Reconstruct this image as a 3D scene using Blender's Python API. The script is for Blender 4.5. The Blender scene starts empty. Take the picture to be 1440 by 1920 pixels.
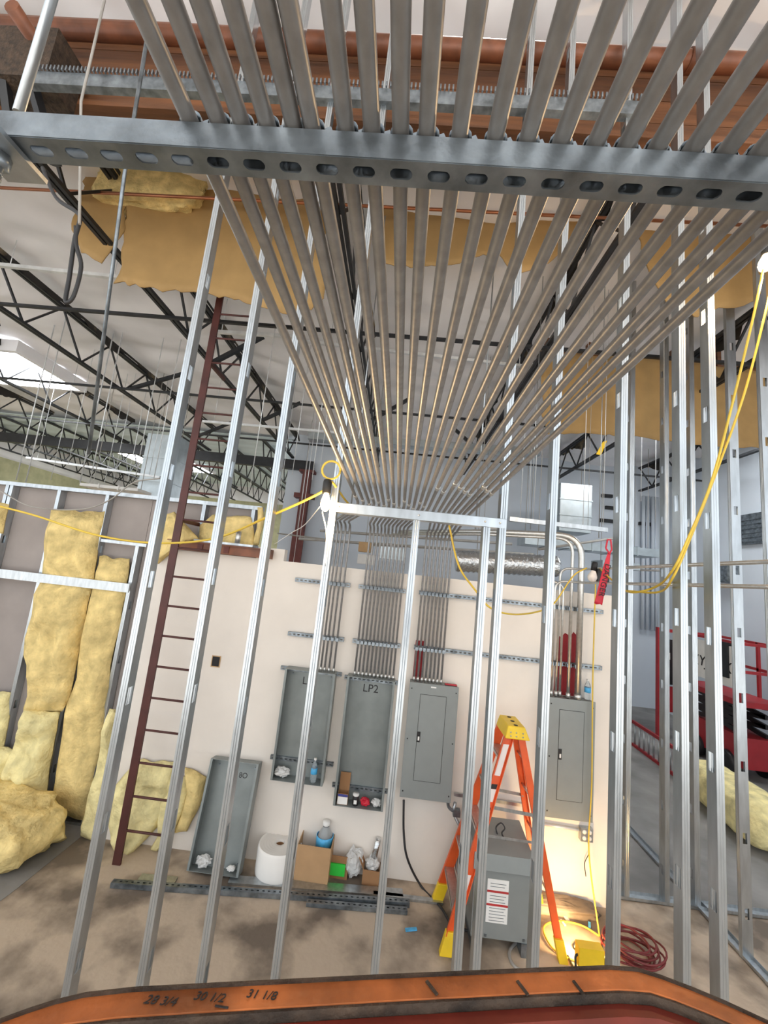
import bpy, math, random
from mathutils import Vector as V, Matrix, noise
S = bpy.context.scene
COL = S.collection
rnd = random.Random(7)
# ------------------------------------------------------------ camera
FOC, CAMH = 760.0, 3.0                      # focal length in pixels of the 1440x1920 frame, eye height
_u = V((523, -4941, FOC)).normalized()      # world up, forward, right seen in camera space (x right, y down, z ahead)
_y = V((20, 119, FOC)); _y = (_y - _u * _y.dot(_u)).normalized()
_x = _y.cross(_u)
if _x[0] < 0: _x = -_x
AX = (_x, _y, _u)
cam = bpy.data.objects.new('camera', bpy.data.cameras.new('camera')); COL.objects.link(cam)
cd = cam.data; cd.sensor_fit = 'VERTICAL'; cd.sensor_height = 36.0; cd.lens = 36.0 * FOC / 1920.0
cd.clip_start = 0.02; cd.clip_end = 200
m = Matrix(((_x[0], -_x[1], -_x[2]), (_y[0], -_y[1], -_y[2]), (_u[0], -_u[1], -_u[2])))
cam.matrix_world = Matrix.Translation((0, 0, CAMH)) @ m.to_4x4()
S.camera = cam
# ------------------------------------------------------------ view, sky
S.view_settings.view_transform = 'Standard'; S.view_settings.look = 'None'
S.view_settings.exposure = 0.0; S.view_settings.gamma = 1.0; S.view_settings.use_curve_mapping = False
S.cycles.max_bounces = 8; S.cycles.diffuse_bounces = 5; S.cycles.glossy_bounces = 4
S.cycles.use_denoising = True; S.cycles.sample_clamp_indirect = 6
W = bpy.data.worlds.new('World'); S.world = W; W.use_nodes = True
bg = W.node_tree.nodes['Background']; bg.inputs[0].default_value = (0.90, 0.95, 1.0, 1); bg.inputs[1].default_value = 1.9
sun = bpy.data.objects.new('sun', bpy.data.lights.new('sun', 'SUN')); COL.objects.link(sun)
sun.data.energy = 11.0; sun.data.angle = .03; sun.data.color = (1, .95, .88); sun.rotation_euler = (math.radians(-12), 0, 0)

# ------------------------------------------------------------ helpers
def ray(px, py):
    c = V(((px - 720) / FOC, (py - 960) / FOC, 1))
    return V((AX[0].dot(c), AX[1].dot(c), AX[2].dot(c)))
def at(px, py, Y=None, X=None, Z=None):     # where the line of sight of a photo pixel meets a wall, side or floor plane
    d = ray(px, py)
    t = Y / d[1] if Y is not None else X / d[0] if X is not None else (Z - CAMH) / d[2]
    return V((d[0] * t, d[1] * t, d[2] * t + CAMH))
MATS = {}
def mat(name, col, rough=0.6, metal=0.0, var=0.15, scale=6.0, bump=0.0, bscale=None, stretch=(1, 1, 1), col2=None, trans=0.0, emit=0.0, spec=0.5, contrast=(0.3, 0.7), space='Object'):
    if name in MATS: return MATS[name]
    M = bpy.data.materials.new(name); M.use_nodes = True
    nt = M.node_tree; b = nt.nodes['Principled BSDF']; N = nt.nodes.new; L = nt.links.new
    b.inputs['Roughness'].default_value = rough; b.inputs['Metallic'].default_value = metal
    b.inputs['Specular IOR Level'].default_value = spec
    b.inputs['Transmission Weight'].default_value = trans
    if emit:
        b.inputs['Emission Color'].default_value = (*col, 1); b.inputs['Emission Strength'].default_value = emit
    tc = N('ShaderNodeTexCoord'); mp = N('ShaderNodeMapping'); mp.inputs['Scale'].default_value = stretch
    if space == 'World':
        g = N('ShaderNodeNewGeometry'); L(g.outputs['Position'], mp.inputs[0])
    else: L(tc.outputs['Object'], mp.inputs[0])
    no = N('ShaderNodeTexNoise'); no.inputs['Scale'].default_value = scale; no.inputs['Detail'].default_value = 5
    L(mp.outputs[0], no.inputs['Vector'])
    cr = N('ShaderNodeValToRGB'); e = cr.color_ramp.elements
    c2 = col2 or tuple(min(1, c * (1 + var)) for c in col); c1 = col if col2 else tuple(c * (1 - var) for c in col)
    e[0].position, e[1].position = contrast
    e[0].color = (*c1, 1); e[1].color = (*c2, 1)
    L(no.outputs['Fac'], cr.inputs[0]); L(cr.outputs[0], b.inputs['Base Color'])
    if bump:
        n2 = N('ShaderNodeTexNoise'); n2.inputs['Scale'].default_value = bscale or scale * 4; n2.inputs['Detail'].default_value = 4
        L(mp.outputs[0], n2.inputs['Vector'])
        bp = N('ShaderNodeBump'); bp.inputs['Strength'].default_value = bump; bp.inputs['Distance'].default_value = 0.02
        L(n2.outputs['Fac'], bp.inputs['Height']); L(bp.outputs[0], b.inputs['Normal'])
    MATS[name] = M
    return M

class MB:
    def __init__(s): s.v = []; s.f = []; s.sm = []
    def add(s, vs, fs, smooth=False):
        o = len(s.v); s.v += [V(p) for p in vs]
        for f in fs: s.f.append([i + o for i in f]); s.sm.append(smooth)
        return s
    def box(s, x0, x1, y0, y1, z0, z1, M=None):
        vs = [V((x, y, z)) for z in (z0, z1) for x, y in ((x0, y0), (x1, y0), (x1, y1), (x0, y1))]
        if M is not None: vs = [M @ p for p in vs]
        return s.add(vs, [(3, 2, 1, 0), (4, 5, 6, 7), (0, 1, 5, 4), (1, 2, 6, 5), (2, 3, 7, 6), (3, 0, 4, 7)])
    def hexa(s, b, t):                        # frustum between two quads
        n = len(b)
        return s.add(list(b) + list(t), [tuple(range(n - 1, -1, -1)), tuple(range(n, 2 * n))] + [(i, (i + 1) % n, n + (i + 1) % n, n + i) for i in range(n)])
    def beam(s, a, b, w, h, up=(0, 0, 1)):    # rectangular bar from a to b
        a, b = V(a), V(b); d = (b - a).normalized(); up = V(up)
        if abs(d.dot(up)) > .98: up = V((0, 1, 0))
        r = d.cross(up).normalized() * w / 2; q = r.cross(d).normalized() * h / 2
        return s.hexa([a - r - q, a + r - q, a + r + q, a - r + q], [b - r - q, b + r - q, b + r + q, b - r + q])
    def tube(s, pts, r, n=8, caps=True):
        pts = [V(p) for p in pts]; k = len(pts); rs = r if isinstance(r, (list, tuple)) else [r] * k
        t0 = (pts[1] - pts[0]).normalized(); a = t0.orthogonal().normalized(); vs = []; pt = t0
        for i, p in enumerate(pts):
            t = (pts[min(i + 1, k - 1)] - pts[max(i - 1, 0)]).normalized()
            a = pt.rotation_difference(t) @ a; a = (a - t * a.dot(t)).normalized(); pt = t; c = t.cross(a)
            for j in range(n):
                w = 2 * math.pi * j / n; vs.append(p + (a * math.cos(w) + c * math.sin(w)) * rs[i])
        fs = [(i * n + j, i * n + (j + 1) % n, (i + 1) * n + (j + 1) % n, (i + 1) * n + j) for i in range(k - 1) for j in range(n)]
        s.add(vs, fs, True)
        if caps: o = len(s.v) - k * n; s.f += [[o + j for j in range(n - 1, -1, -1)], [o + (k - 1) * n + j for j in range(n)]]; s.sm += [False, False]
        return s
    def lathe(s, c, prof, n=16, M=None):      # prof: (radius, height) list about a vertical axis at c
        c = V(c); vs = []
        for r, z in prof:
            for j in range(n):
                w = 2 * math.pi * j / n; p = V((r * math.cos(w), r * math.sin(w), z)); vs.append((M @ p if M is not None else p) + c)
        k = len(prof)
        return s.add(vs, [(i * n + j, i * n + (j + 1) % n, (i + 1) * n + (j + 1) % n, (i + 1) * n + j) for i in range(k - 1) for j in range(n)], True)
    def grid(s, fn, nu, nv, smooth=True, thick=None, closed=False):
        vs = [V(fn(i / nu, j / nv)) for j in range(nv + 1) for i in range(nu + 1)]; w = nu + 1
        fs = [(j * w + i, j * w + i + 1, (j + 1) * w + i + 1, (j + 1) * w + i) for j in range(nv) for i in range(nu)]
        if thick is not None:
            t = V(thick); n = len(vs); vs2 = [p + t for p in vs]; rim = []
            rim += [(i, i + 1) for i in range(nu)] + [(j * w + nu, (j + 1) * w + nu) for j in range(nv)]
            rim += [(nv * w + i + 1, nv * w + i) for i in range(nu)] + [((j + 1) * w, j * w) for j in range(nv)]
            fs = fs + [tuple(q + n for q in reversed(f)) for f in fs] + [(b, a, a + n, b + n) for a, b in rim]; vs += vs2
        return s.add(vs, fs, smooth)
    def extr(s, poly, o, A, B, C):            # 2-D polygon (a, b) extruded along C
        o, A, B, C = V(o), V(A), V(B), V(C)
        q = [o + A * a + B * b for a, b in poly]
        return s.hexa(q, [p + C for p in q])
    def build(s, name, M, parent=None, solid=0, bevel=0, sub=0):
        if parent is not None:
            org = root_loc(parent)
        else:
            xs = [p.x for p in s.v]; ys = [p.y for p in s.v]
            org = V(((min(xs) + max(xs)) / 2, (min(ys) + max(ys)) / 2, min(p.z for p in s.v)))
        me = bpy.data.meshes.new(name); me.from_pydata([p - org for p in s.v], [], s.f)
        me.polygons.foreach_set('use_smooth', s.sm); me.materials.append(mt(M)); me.update()
        o = bpy.data.objects.new(name, me); COL.objects.link(o)
        if parent is not None: o.parent = parent
        else: o.location = org
        if solid: q = o.modifiers.new('solid', 'SOLIDIFY'); q.thickness = solid; q.offset = 0
        if bevel: q = o.modifiers.new('bevel', 'BEVEL'); q.width = bevel; q.segments = 2; q.limit_method = 'ANGLE'
        return o
def mt(M): return M if not isinstance(M, str) else MATS[M]
def root_loc(o):
    while o.parent is not None: o = o.parent
    return V(o.location)
def tag(o, label=None, cat=None, group=None, kind=None):
    if label: o['label'] = label
    if cat: o['category'] = cat
    if group: o['group'] = group
    if kind: o['kind'] = kind
    return o
def thing(name, label, cat, loc, group=None):
    o = bpy.data.objects.new(name, None); COL.objects.link(o); o.location = loc; o.empty_display_size = .1
    return tag(o, label, cat, group)
def struct(name, mb, M, **k): return tag(mb.build(name, M, **k), kind='structure')
def dup(o, loc=None, label=None, parent=None):
    c = o.copy(); COL.objects.link(c)
    if parent is not None: c.parent = parent
    if loc is not None: c.location = loc
    if label: c['label'] = label
    for ch in o.children: dup(ch, None, None, c)
    return c
def fillet(pts, r, seg=6):
    pts = [V(p) for p in pts]; out = [pts[0]]
    for i in range(1, len(pts) - 1):
        p = pts[i]; a = pts[i - 1] - p; b = pts[i + 1] - p; q = min(r, a.length * .48, b.length * .48)
        s, e = p + a.normalized() * q, p + b.normalized() * q
        for k in range(seg + 1):
            t = k / seg; out.append(s * (1 - t) ** 2 + p * 2 * t * (1 - t) + e * t * t)
    return out + [pts[-1]]
def curve(pts, n=6):                          # smooth line through points
    pts = [V(p) for p in pts]; q = [pts[0] * 2 - pts[1]] + pts + [pts[-1] * 2 - pts[-2]]; out = []
    for i in range(1, len(q) - 2):
        for k in range(n):
            t = k / n; a, b, c, d = q[i - 1:i + 3]
            out.append(.5 * (2 * b + (c - a) * t + (2 * a - 5 * b + 4 * c - d) * t * t + (3 * b - a - 3 * c + d) * t ** 3))
    return out + [pts[-1]]
def nz(p, s=1.0, seed=0): return noise.noise(V(p) * s + V((seed * 7.3, seed * 3.1, seed)))
def text(name, s, loc, size, rx, M, parent, align='CENTER', shear=0.0, ext=0.0004):
    cu = bpy.data.curves.new(name, 'FONT'); cu.body = s; cu.size = size; cu.align_x = align; cu.extrude = ext; cu.shear = shear
    cu.materials.append(mt(M)); q = bpy.data.objects.new(name, cu); COL.objects.link(q)
    me = bpy.data.meshes.new_from_object(q.evaluated_get(bpy.context.evaluated_depsgraph_get())); bpy.data.objects.remove(q); me.name = name
    o = bpy.data.objects.new(name, me); COL.objects.link(o)
    o.parent = parent; o.location = V(loc) - root_loc(parent); o.rotation_euler = rx
    return o
ORD = ['first', 'second', 'third', 'fourth', 'fifth', 'sixth', 'seventh', 'eighth', 'ninth', 'tenth', 'eleventh', 'twelfth', 'thirteenth', 'fourteenth', 'fifteenth', 'sixteenth',
       'seventeenth', 'eighteenth', 'nineteenth', 'twentieth', 'twenty-first', 'twenty-second', 'twenty-third', 'twenty-fourth', 'twenty-fifth', 'twenty-sixth', 'twenty-seventh', 'twenty-eighth', 'twenty-ninth', 'thirtieth']

# ------------------------------------------------------------ materials
mat('galvanized', (.46, .49, .51), .33, .9, .16, 26, .05, 60, (1, 1, .25))
mat('stud_steel', (.50, .54, .57), .30, .92, .14, 20, .04, 60, (1, 1, .2))
mat('conduit_steel', (.28, .275, .27), .42, .45, .14, 40)
mat('conduit_bright', (.62, .62, .60), .32, .85, .1, 40)
mat('strut_steel', (.22, .25, .275), .38, .8, .45, 14, .08, 50)
mat('dark_hole', (.015, .015, .016), .8)
mat('joist_black', (.022, .023, .026), .5, .2, .3)
mat('red_oxide', (.115, .026, .017), .55, 0, .25, 5)
mat('ladder_oxide', (.075, .02, .016), .5, .1, .25, 5)
mat('column_oxide', (.13, .028, .022), .55, 0, .2, 5)
mat('wood_beam', (.155, .06, .022), .55, 0, .4, 3, .15, 20, (.35, 6, 6))
mat('kraft', (.40, .25, .095), .75, 0, .12, 3, .1, 12)
mat('fluff', (.76, .59, .26), .95, 0, .28, 7, .9, 26, spec=.1)
mat('fluff_pale', (.80, .70, .36), .95, 0, .25, 7, .9, 26, spec=.1)
mat('sheet_white', (.88, .87, .88), .55, 0, .05, 1.5, .12, 6)
mat('drywall', (.78, .72, .65), .85, 0, .04, 2.5, .03, 30, space='World')
mat('drywall_grey', (.34, .30, .28), .9, 0, .08, 3)
mat('wall_blue', (.60, .66, .73), .8, 0, .04, 1, space='World')
mat('floor_tan', (.165, .13, .10), .75, 0, 0, 1.9, .25, 14, col2=(.52, .42, .32), contrast=(.38, .56), space='World')
mat('floor_grey', (.16, .155, .15), .7, 0, 0, 1.3, .2, 10, col2=(.30, .29, .28), contrast=(.35, .65), space='World')
mat('box_grey', (.25, .27, .265), .45, .15, .04, 8)
mat('tub_grey', (.235, .26, .255), .42, .35, .12, 5)
mat('black', (.012, .012, .013), .5)
mat('white_paper', (.8, .79, .76), .7, 0, .05)
mat('yellow', (.82, .55, .02), .45, 0, .1)
mat('cord_yellow', (.72, .50, .06), .5, 0, .1)
mat('orange', (.72, .10, .018), .42, 0, .12, 8)
mat('lift_orange', (.40, .115, .03), .5, 0, .5, 16, .15, 40)
mat('lift_grime', (.055, .035, .022), .8, 0, .6, 30, .5, 60)
mat('lift_red', (.15, .018, .009), .5, 0, .35, 10)
mat('cardboard', (.46, .28, .14), .85, 0, .06, 8)
mat('cardboard_dark', (.33, .17, .075), .85, 0, .06, 8)
mat('foam_white', (.86, .84, .80), .8, 0, .03)
mat('bulb_glow', (1, .72, .36), .4, emit=40)
mat('bulb_off', (.85, .8, .74), .35)
mat('tape_red', (.55, .012, .035), .5)
mat('paint_red', (.30, .02, .025), .8, 0, .1)
mat('copper', (.45, .17, .08), .35, .7, .15)
mat('cord_black', (.02, .02, .022), .5)
mat('cord_grey', (.36, .34, .31), .6)
mat('bottle_clear', (.85, .92, .96), .08, 0, .02, trans=.85)
mat('bottle_blue', (.08, .42, .75), .35, 0, .3, 20)
mat('bag_clear', (.9, .9, .88), .25, 0, .05, trans=.3, bump=.5, bscale=60)
mat('green', (.03, .55, .05), .6)
mat('lift_paint', (.34, .018, .025), .5, 0, .1)
mat('wire_pale', (.75, .77, .78), .4, .4)
mat('foil', (.66, .68, .69), .22, .95, .1, 12, .8, 22)
mat('duct_steel', (.45, .50, .52), .35, .8, .12, 5)
mat('label_green', (.62, .68, .25), .6)
mat('label_red', (.45, .03, .03), .6)
mat('marker', (.02, .018, .02), .7)
mat('cable_red', (.16, .02, .02), .5)
mat('tan_fabric', (.5, .32, .16), .8)
mat('skylight', (.95, .98, 1), .5, emit=20.0)
mat('ink_blue', (.05, .06, .25), .6)
# ------------------------------------------------------------ room shell
WY = 4.6                                     # front face of the white plasterboard wall
CEIL = 7.15
struct('floor', MB().box(-16, 8.2, -4, 23, -.12, 0), 'floor_tan')
struct('floor_bounce_slab', MB().box(-30, 25, -40, -4.0, -.14, -.02), mat('bounce_pale', (.66, .65, .63), .85, 0, .05, 2))   # unseen pale slab behind the camera, added to bounce sunlight onto the ceiling
struct('floor_2', MB().box(2.55, 8.0, 4.82, 12.6, .0, .006), 'floor_grey')
JX = [-6.27, -3.56, -.85, 1.80, 4.5, 7.2]
def ceil_fn(u, v):
    x = -16 + 24.2 * u; y = -3.5 + 26.5 * v
    s = min(abs(x - j) for j in [-14.4, -11.7, -8.97] + JX)
    z = CEIL + .06 - .13 * math.sin(min(1, s / 1.3) * math.pi / 2) + .07 * nz((x * .5, y * 1.6, 0)) + .05 * nz((x * .9 + y * .5, y * 2.6 - x * .6, 2)) + .016 * nz((x * 2 + y * 2.2, y * 5 - x * 2.4, 5))
    return (x, y, z)
struct('ceiling', MB().grid(ceil_fn, 240, 260, True, (0, 0, .05)), 'sheet_white')
b = MB().box(-2.74, 2.39, WY, WY + .12, 0, 3.03)
struct('wall_back', b, 'drywall')
struct('wall_far', MB().box(-3.75, 8.0, 12.6, 12.8, 0, 7.2), 'wall_blue')
struct('wall_right', MB().box(8.0, 8.2, -1, 12.8, 0, 7.2), 'wall_blue')
mat('wall_olive', (.44, .43, .26), .9, 0, .15, 4)
struct('wall_left_far', MB().box(-16, -3.5, 22.0, 22.2, 0, 6.2), 'wall_olive')
struct('trim_1', MB().box(-16, -3.5, 22.0, 22.2, 6.2, 7.3), 'sheet_white')
struct('wall_left_side', MB().box(-16.2, -16, 5.0, 22.2, 0, 6.0), 'wall_olive')
struct('trim_2', MB().box(-16.2, -16, 5.0, 22.2, 6.0, 7.3), 'sheet_white')
mat('deck_cyan', (.62, .72, .74), .6, 0, .12, 1.2, 0, 10, (.3, 4, 1))
struct('ceiling_2', MB().grid(lambda u, v: (-15.8 + 12.2 * u, 12.6 + 9.3 * v, 6.98 + .05 * math.sin(v * 90)), 8, 120, True, (0, 0, .03)), 'deck_cyan')
# skylight well far left: a lit acrylic pane in a frame
sk = thing('glowing_ceiling_panel', 'bright rectangular skylight in the white ceiling at far left', 'skylight', (-11.1, 8.7, 6.86))
MB().box(-11.5, -8.6, 7.9, 9.7, 6.89, 6.91).build('pane', 'skylight', sk)
f = MB()
for a in ((-11.6, -11.5, 7.8, 9.8), (-8.6, -8.5, 7.8, 9.8), (-11.5, -8.6, 7.8, 7.9), (-11.5, -8.6, 9.7, 9.8)): f.box(*a, 6.86, 7.12)
f.build('frame', 'sheet_white', sk)
sk = thing('glowing_ceiling_panel', 'added glowing ceiling panel farther back beyond the far girder', 'skylight', (-10.5, 17, 6.86))  # extra light panel, added to brighten the far left roof space
MB().box(-12.0, -9.0, 15.6, 18.4, 6.85, 6.87).build('pane', 'skylight', sk)
f = MB()
for a in ((-12.1, -12.0, 15.5, 18.5), (-9.0, -8.9, 15.5, 18.5), (-12.0, -9.0, 15.5, 15.6), (-12.0, -9.0, 18.4, 18.5)): f.box(*a, 6.82, 6.98)
f.build('frame', 'sheet_white', sk)
mat('kraft_dirty', (.03, .026, .022), .8, 0, 0, 1.6, 0, 10, col2=(.45, .34, .2), contrast=(.55, .75), space='World')
sk = thing('glowing_ceiling_panel', 'added glowing panel over the back right space, hidden behind the right paper band', 'skylight', (6.2, 7.7, 6.86))  # light panel added out of sight to lift the dim back right space
MB().box(5.2, 6.95, 6.7, 8.45, 6.89, 6.91).build('pane', 'skylight', sk)
f = MB()
for a in ((5.1, 5.2, 6.6, 8.55), (6.95, 7.05, 6.6, 8.55), (5.2, 6.95, 6.6, 6.7), (5.2, 6.95, 8.45, 8.55)): f.box(*a, 6.86, 7.12)
f.build('frame', 'sheet_white', sk)
# ------------------------------------------------------------ open-web joists along Y
def joist(x, y0, y1, i, label, zb=6.3, zt=7.06, detailed=True):
    t = thing('open_web_joist', label, 'joist', (x, y0, zb), 'open web roof joists')
    MB().box(x - .055, x - .012, y0, y1, zt - .05, zt).box(x + .012, x + .055, y0, y1, zt - .05, zt).build('top_chord', 'joist_black', t)
    MB().box(x - .05, x - .01, y0, y1, zb, zb + .045).box(x + .01, x + .05, y0, y1, zb, zb + .045).build('bottom_chord', 'joist_black', t)
    n = int((y1 - y0) / (1.1 if detailed else .8)); d = (y1 - y0) / n; h = d / 2
    if detailed:
        def fr(u, v):
            y = y0 + (y1 - y0) * u; g = max(0, nz((y * 1.3, x, 0), 1, 3) + .25 * nz((y * 6, x, 1), 1, 4) + .12)
            return (x + .07 + .12 * g * v, y, zt + .05 - .05 * v - .34 * g * v)
        MB().grid(fr, 150, 3, False, (.004, 0, 0)).build('torn_facing', 'kraft_dirty', t)
    ups = [((x, y0 + k * d, zt - .03), (x, y0 + k * d + h, zb + .03)) for k in range(n)]
    dn = [((x, y0 + k * d + h, zb + .03), (x, y0 + k * d + d, zt - .03)) for k in range(n)]
    if not detailed:
        w = MB()
        for a, c in ups + dn: w.beam(a, c, .03, .03, (1, 0, 0))
        w.build('web', 'joist_black', t); return t
    for L in (ups, dn):
        o = MB().beam(*L[0], .028, .028, (1, 0, 0)).build('web_bar', 'joist_black', t)
        for k in range(1, n): dup(o, (0, k * d, 0), None, t)
    return t
NM = ['above the left framing', 'above the steel ladder', 'just left of centre above the conduits', 'right of centre above the conduits', 'above the right studs', 'along the right wall']
for i, x in enumerate(JX): joist(x, 2.75, 12.35, i, 'black open web steel roof joist running away ' + NM[i])
for i, x in enumerate([-8.97, -11.7]): joist(x, 2.75, 12.35, i, ['black open web steel joist second in from the skylight side', 'black open web steel joist leftmost beside the skylight'][i])
for i, x in enumerate([-15.2, -13.7, -12.2, -10.7, -9.2, -7.7, -6.2, -4.7]): joist(x, 12.6, 21.8, i, 'distant black open web joist beyond the far girder, %s from the left' % ORD[i], 6.15, 6.92, False)
# bridging pipes across the bottom chords
for i, (y, lab) in enumerate([(5.2, 'nearest black bridging pipe crossing below the joists'), (7.9, 'middle black bridging pipe crossing below the joists'), (10.6, 'farthest black bridging pipe crossing below the joists')]):
    tag(MB().box(-13.5, 7.9, y - .022, y + .022, 6.26, 6.30).build('bridging_bar', 'joist_black'), lab, 'pipe', 'bridging bars between the joists')
tag(MB().box(-15.8, -2.9, 12.36, 12.52, 5.98, 6.28).build('steel_girder', 'joist_black'), 'long black steel girder far back meeting the brown column top', 'girder')
for i, (p0, p1, y, z) in enumerate([((-6.3, 6.5), (-5.2, 6.95), 8.4, 0), ((-3.6, 6.35), (-2.75, 6.95), 6.6, 0), ((-3.6, 6.35), (-2.7, 6.9), 9.3, 0), ((-.85, 6.35), (-.1, 6.9), 8.6, 0), ((1.8, 6.35), (1.1, 6.9), 10, 0), ((-8.97, 6.4), (-8, 6.95), 6.9, 0), ((-6.2, 6.35), (-5.2, 6.9), 11.2, 0)]):
    tag(MB().beam((p0[0], y, p0[1]), (p1[0], y, p1[1]), .07, .07, (0, 1, 0)).build('knee_brace', 'joist_black'), 'black diagonal brace kicking up to the white ceiling, %s of the seven' % ORD[i], 'brace', 'diagonal kicker braces at the joists')
# far steel column with collars
t = thing('steel_column', 'dark red-brown steel column standing before the pale blue far wall', 'column', (-3.06, 12.44, 0))
MB().box(-3.19, -2.93, 12.32, 12.56, 0, 5.98).build('shaft', 'column_oxide', t)
MB().box(-3.30, -2.82, 12.28, 12.60, 5.9, 5.98).build('cap_plate', 'column_oxide', t)
MB().box(-3.36, -2.76, 12.27, 12.59, 5.08, 5.22).build('collar', 'column_oxide', t)
MB().box(-3.24, -2.88, 12.29, 12.31, 2.6, 4.0).build('wrap', 'column_oxide', t)
# near girder line: timber beam, brown main pipe, galvanized tray
t = thing('timber_girder', 'orange-brown timber roof girder crossing above the conduits', 'beam', (0, 2.62, 6.3))
for i, (z0, z1) in enumerate([(6.32, 6.50), (6.505, 6.70), (6.705, 6.90), (6.905, 7.0)]):
    MB().box(-6.6, 7.9, 2.58, 2.72, z0, z1).build('board', 'wood_beam', t)
MB().box(-6.9, 7.9, 2.52, 2.60, 6.98, 7.02).build('ledger_angle', 'red_oxide', t)
MB().box(-6.6, 7.9, 2.50, 2.74, 6.27, 6.318).build('bottom_flange', 'wood_beam', t)
mat('pipe_brown', (.17, .058, .026), .45, .15, .35, 9)
t = thing('main_pipe', 'large brown sprinkler main running along the timber girder', 'pipe', (0, 2.36, 6.7))
MB().tube([(-3.9, 2.4, 6.80), (7.9, 2.4, 6.80)], .062, 16).build('pipe', 'pipe_brown', t)
for x in (-1.2, 1.7, 3.1): MB().tube([(x, 2.4, 6.80), (x + .12, 2.4, 6.80)], .072, 16).build('pipe_coupling', 'pipe_brown', t)
t = thing('cable_tray', 'galvanized perforated tray strip spanning in front of the timber girder', 'tray', (0, 2.1, 6.0))
A0, A1 = at(60, 152, Y=2.2), at(1200, 210, Y=2.2)
MB().beam(A0, A1, .05, .10).build('tray_web', 'strut_steel', t)
for k in range(150):
    p = A0.lerp(A1, (k + .5) / 150); o = MB().box(p.x - .005, p.x + .005, p.y - .04, p.y - .026, p.z + .05, p.z + .085)
    if k == 0: o0 = o.build('tooth', 'strut_steel', t); q0 = p
    else: dup(o0, p - q0, None, t)
def rod(name, pts, r, M, label, cat, group=None, n=6):
    return tag(MB().tube(pts, r, n).build(name, M), label, cat, group)
A0, A1 = at(0, 352, Y=3.7), at(1440, 424, Y=3.7)
rod('copper_pipe', [A0, A1], .016, 'copper', 'thin copper pipe crossing in front of the torn paper insulation', 'pipe', n=8)
# stuff in the top left corner
x = at(75, 90, Z=6.5); rod('sprinkler_branch', [(x.x, 2.1, 6.5), (x.x, 2.95, 6.5)], .05, 'pipe_brown', 'rust coloured branch pipe at upper left beyond the strut', 'pipe', n=10)
a, c = at(85, 68, Z=6.6), at(205, 232, Z=6.6)
tag(MB().beam((a.x, a.y, 6.6), (a.x, c.y, 6.6), .09, .03).build('steel_strap', 'galvanized'), 'bright galvanized strap beside the rust coloured branch pipe', 'strap')
a = at(40, 130, Y=2.3)
t = thing('beam_hanger', 'dark greasy steel beam bracket at the upper left corner', 'bracket', a)
MB().box(a.x - .28, a.x + .25, 2.25, 2.5, a.z - .12, a.z + .3).build('saddle', 'lift_grime', t)
for s in (-1, 1): MB().beam((a.x + .10 * s, 2.3, a.z - .1), (a.x + .16 * s, 2.55, a.z - .5), .05, .06).build('diagonal', 'joist_black', t)
# pale perforated struts hung under the roof
for i, (p, q, y, lab) in enumerate([((0, 497), (232, 521), 5.0, 'pale perforated strut hung under the white ceiling at left'), ((402, 622), (570, 632), 5.9, 'pale strut behind the steel ladder top'), ((570, 640), (1010, 690), 6.4, 'pale strut seen through the conduit fan'), ((380, 790), (640, 812), 8.6, 'lower pale strut beyond the left studs'), ((50, 858), (300, 895), 9.0, 'pale bar hanging low over the left framed wall')]):
    a, c = at(*p, Y=y), at(*q, Y=y)
    t = thing('hung_strut', lab, 'strut', a, 'struts hung under the ceiling'); MB().beam(a, c, .05, .05).build('channel', 'wire_pale', t)
    for w in (.08, .92):
        p = a.lerp(c, w); MB().tube([p, (p.x, p.y, 7.16)], .006, 5).build('threaded_rod', 'wire_pale', t)
tag(MB().beam(at(580, 820, Y=9.4), at(1010, 850, Y=9.4), .3, .16).build('steel_channel', 'duct_steel'), 'grey galvanized duct crossing behind the conduit fan', 'duct')

# ------------------------------------------------------------ torn kraft-faced insulation
def sheet(name, cols, y, M, label, cat, wob=.12, seed=0, curl=0.0, group=None, th=.012, sub=6):
    """cols: photo pixels (top x, top y, bottom x, bottom y) along the plane Y=y, lofted and waved"""
    C = [(at(a, b_, Y=y), at(c, d, Y=y)) for a, b_, c, d in cols]; n = len(C) - 1
    def fn(u, v):
        k = min(int(u * n), n - 1); w = u * n - k
        T = C[k][0].lerp(C[k + 1][0], w); B = C[k][1].lerp(C[k + 1][1], w); p = T.lerp(B, v)
        j = .05 * nz((u * 24, v * 3, seed), 1, seed) * (v > .96 or v < .04)
        ex = .09 * nz((0, p.z * 5, seed), 1, seed) + .04 * nz((0, p.z * 16, seed), 1, seed + 2) if u < .01 or u > .99 else 0
        return (p.x + ex, p.y + wob * nz((p.x * 1.3, p.z * .6, seed)) + curl * v * v, p.z + j)
    return tag(MB().grid(fn, n * sub, 14, True, (0, th, 0)).build(name, M), label, cat, group)
sheet('kraft_sheet', [(166, 318, 134, 425), (190, 316, 152, 470), (212, 318, 187, 490), (232, 322, 228, 430)], 3.92, 'kraft', 'small torn tan paper flap hanging left of the big flap', 'paper', .1, 1)
sheet('kraft_sheet', [(242, 330, 224, 528), (262, 340, 250, 532), (300, 340, 300, 538), (350, 340, 372, 546), (400, 345, 430, 556), (450, 350, 480, 574), (520, 355, 540, 592), (560, 358, 585, 580), (604, 360, 612, 556)], 3.98, 'kraft', 'large torn tan kraft paper sheet hanging behind the left studs', 'paper', .1, 2)
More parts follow.
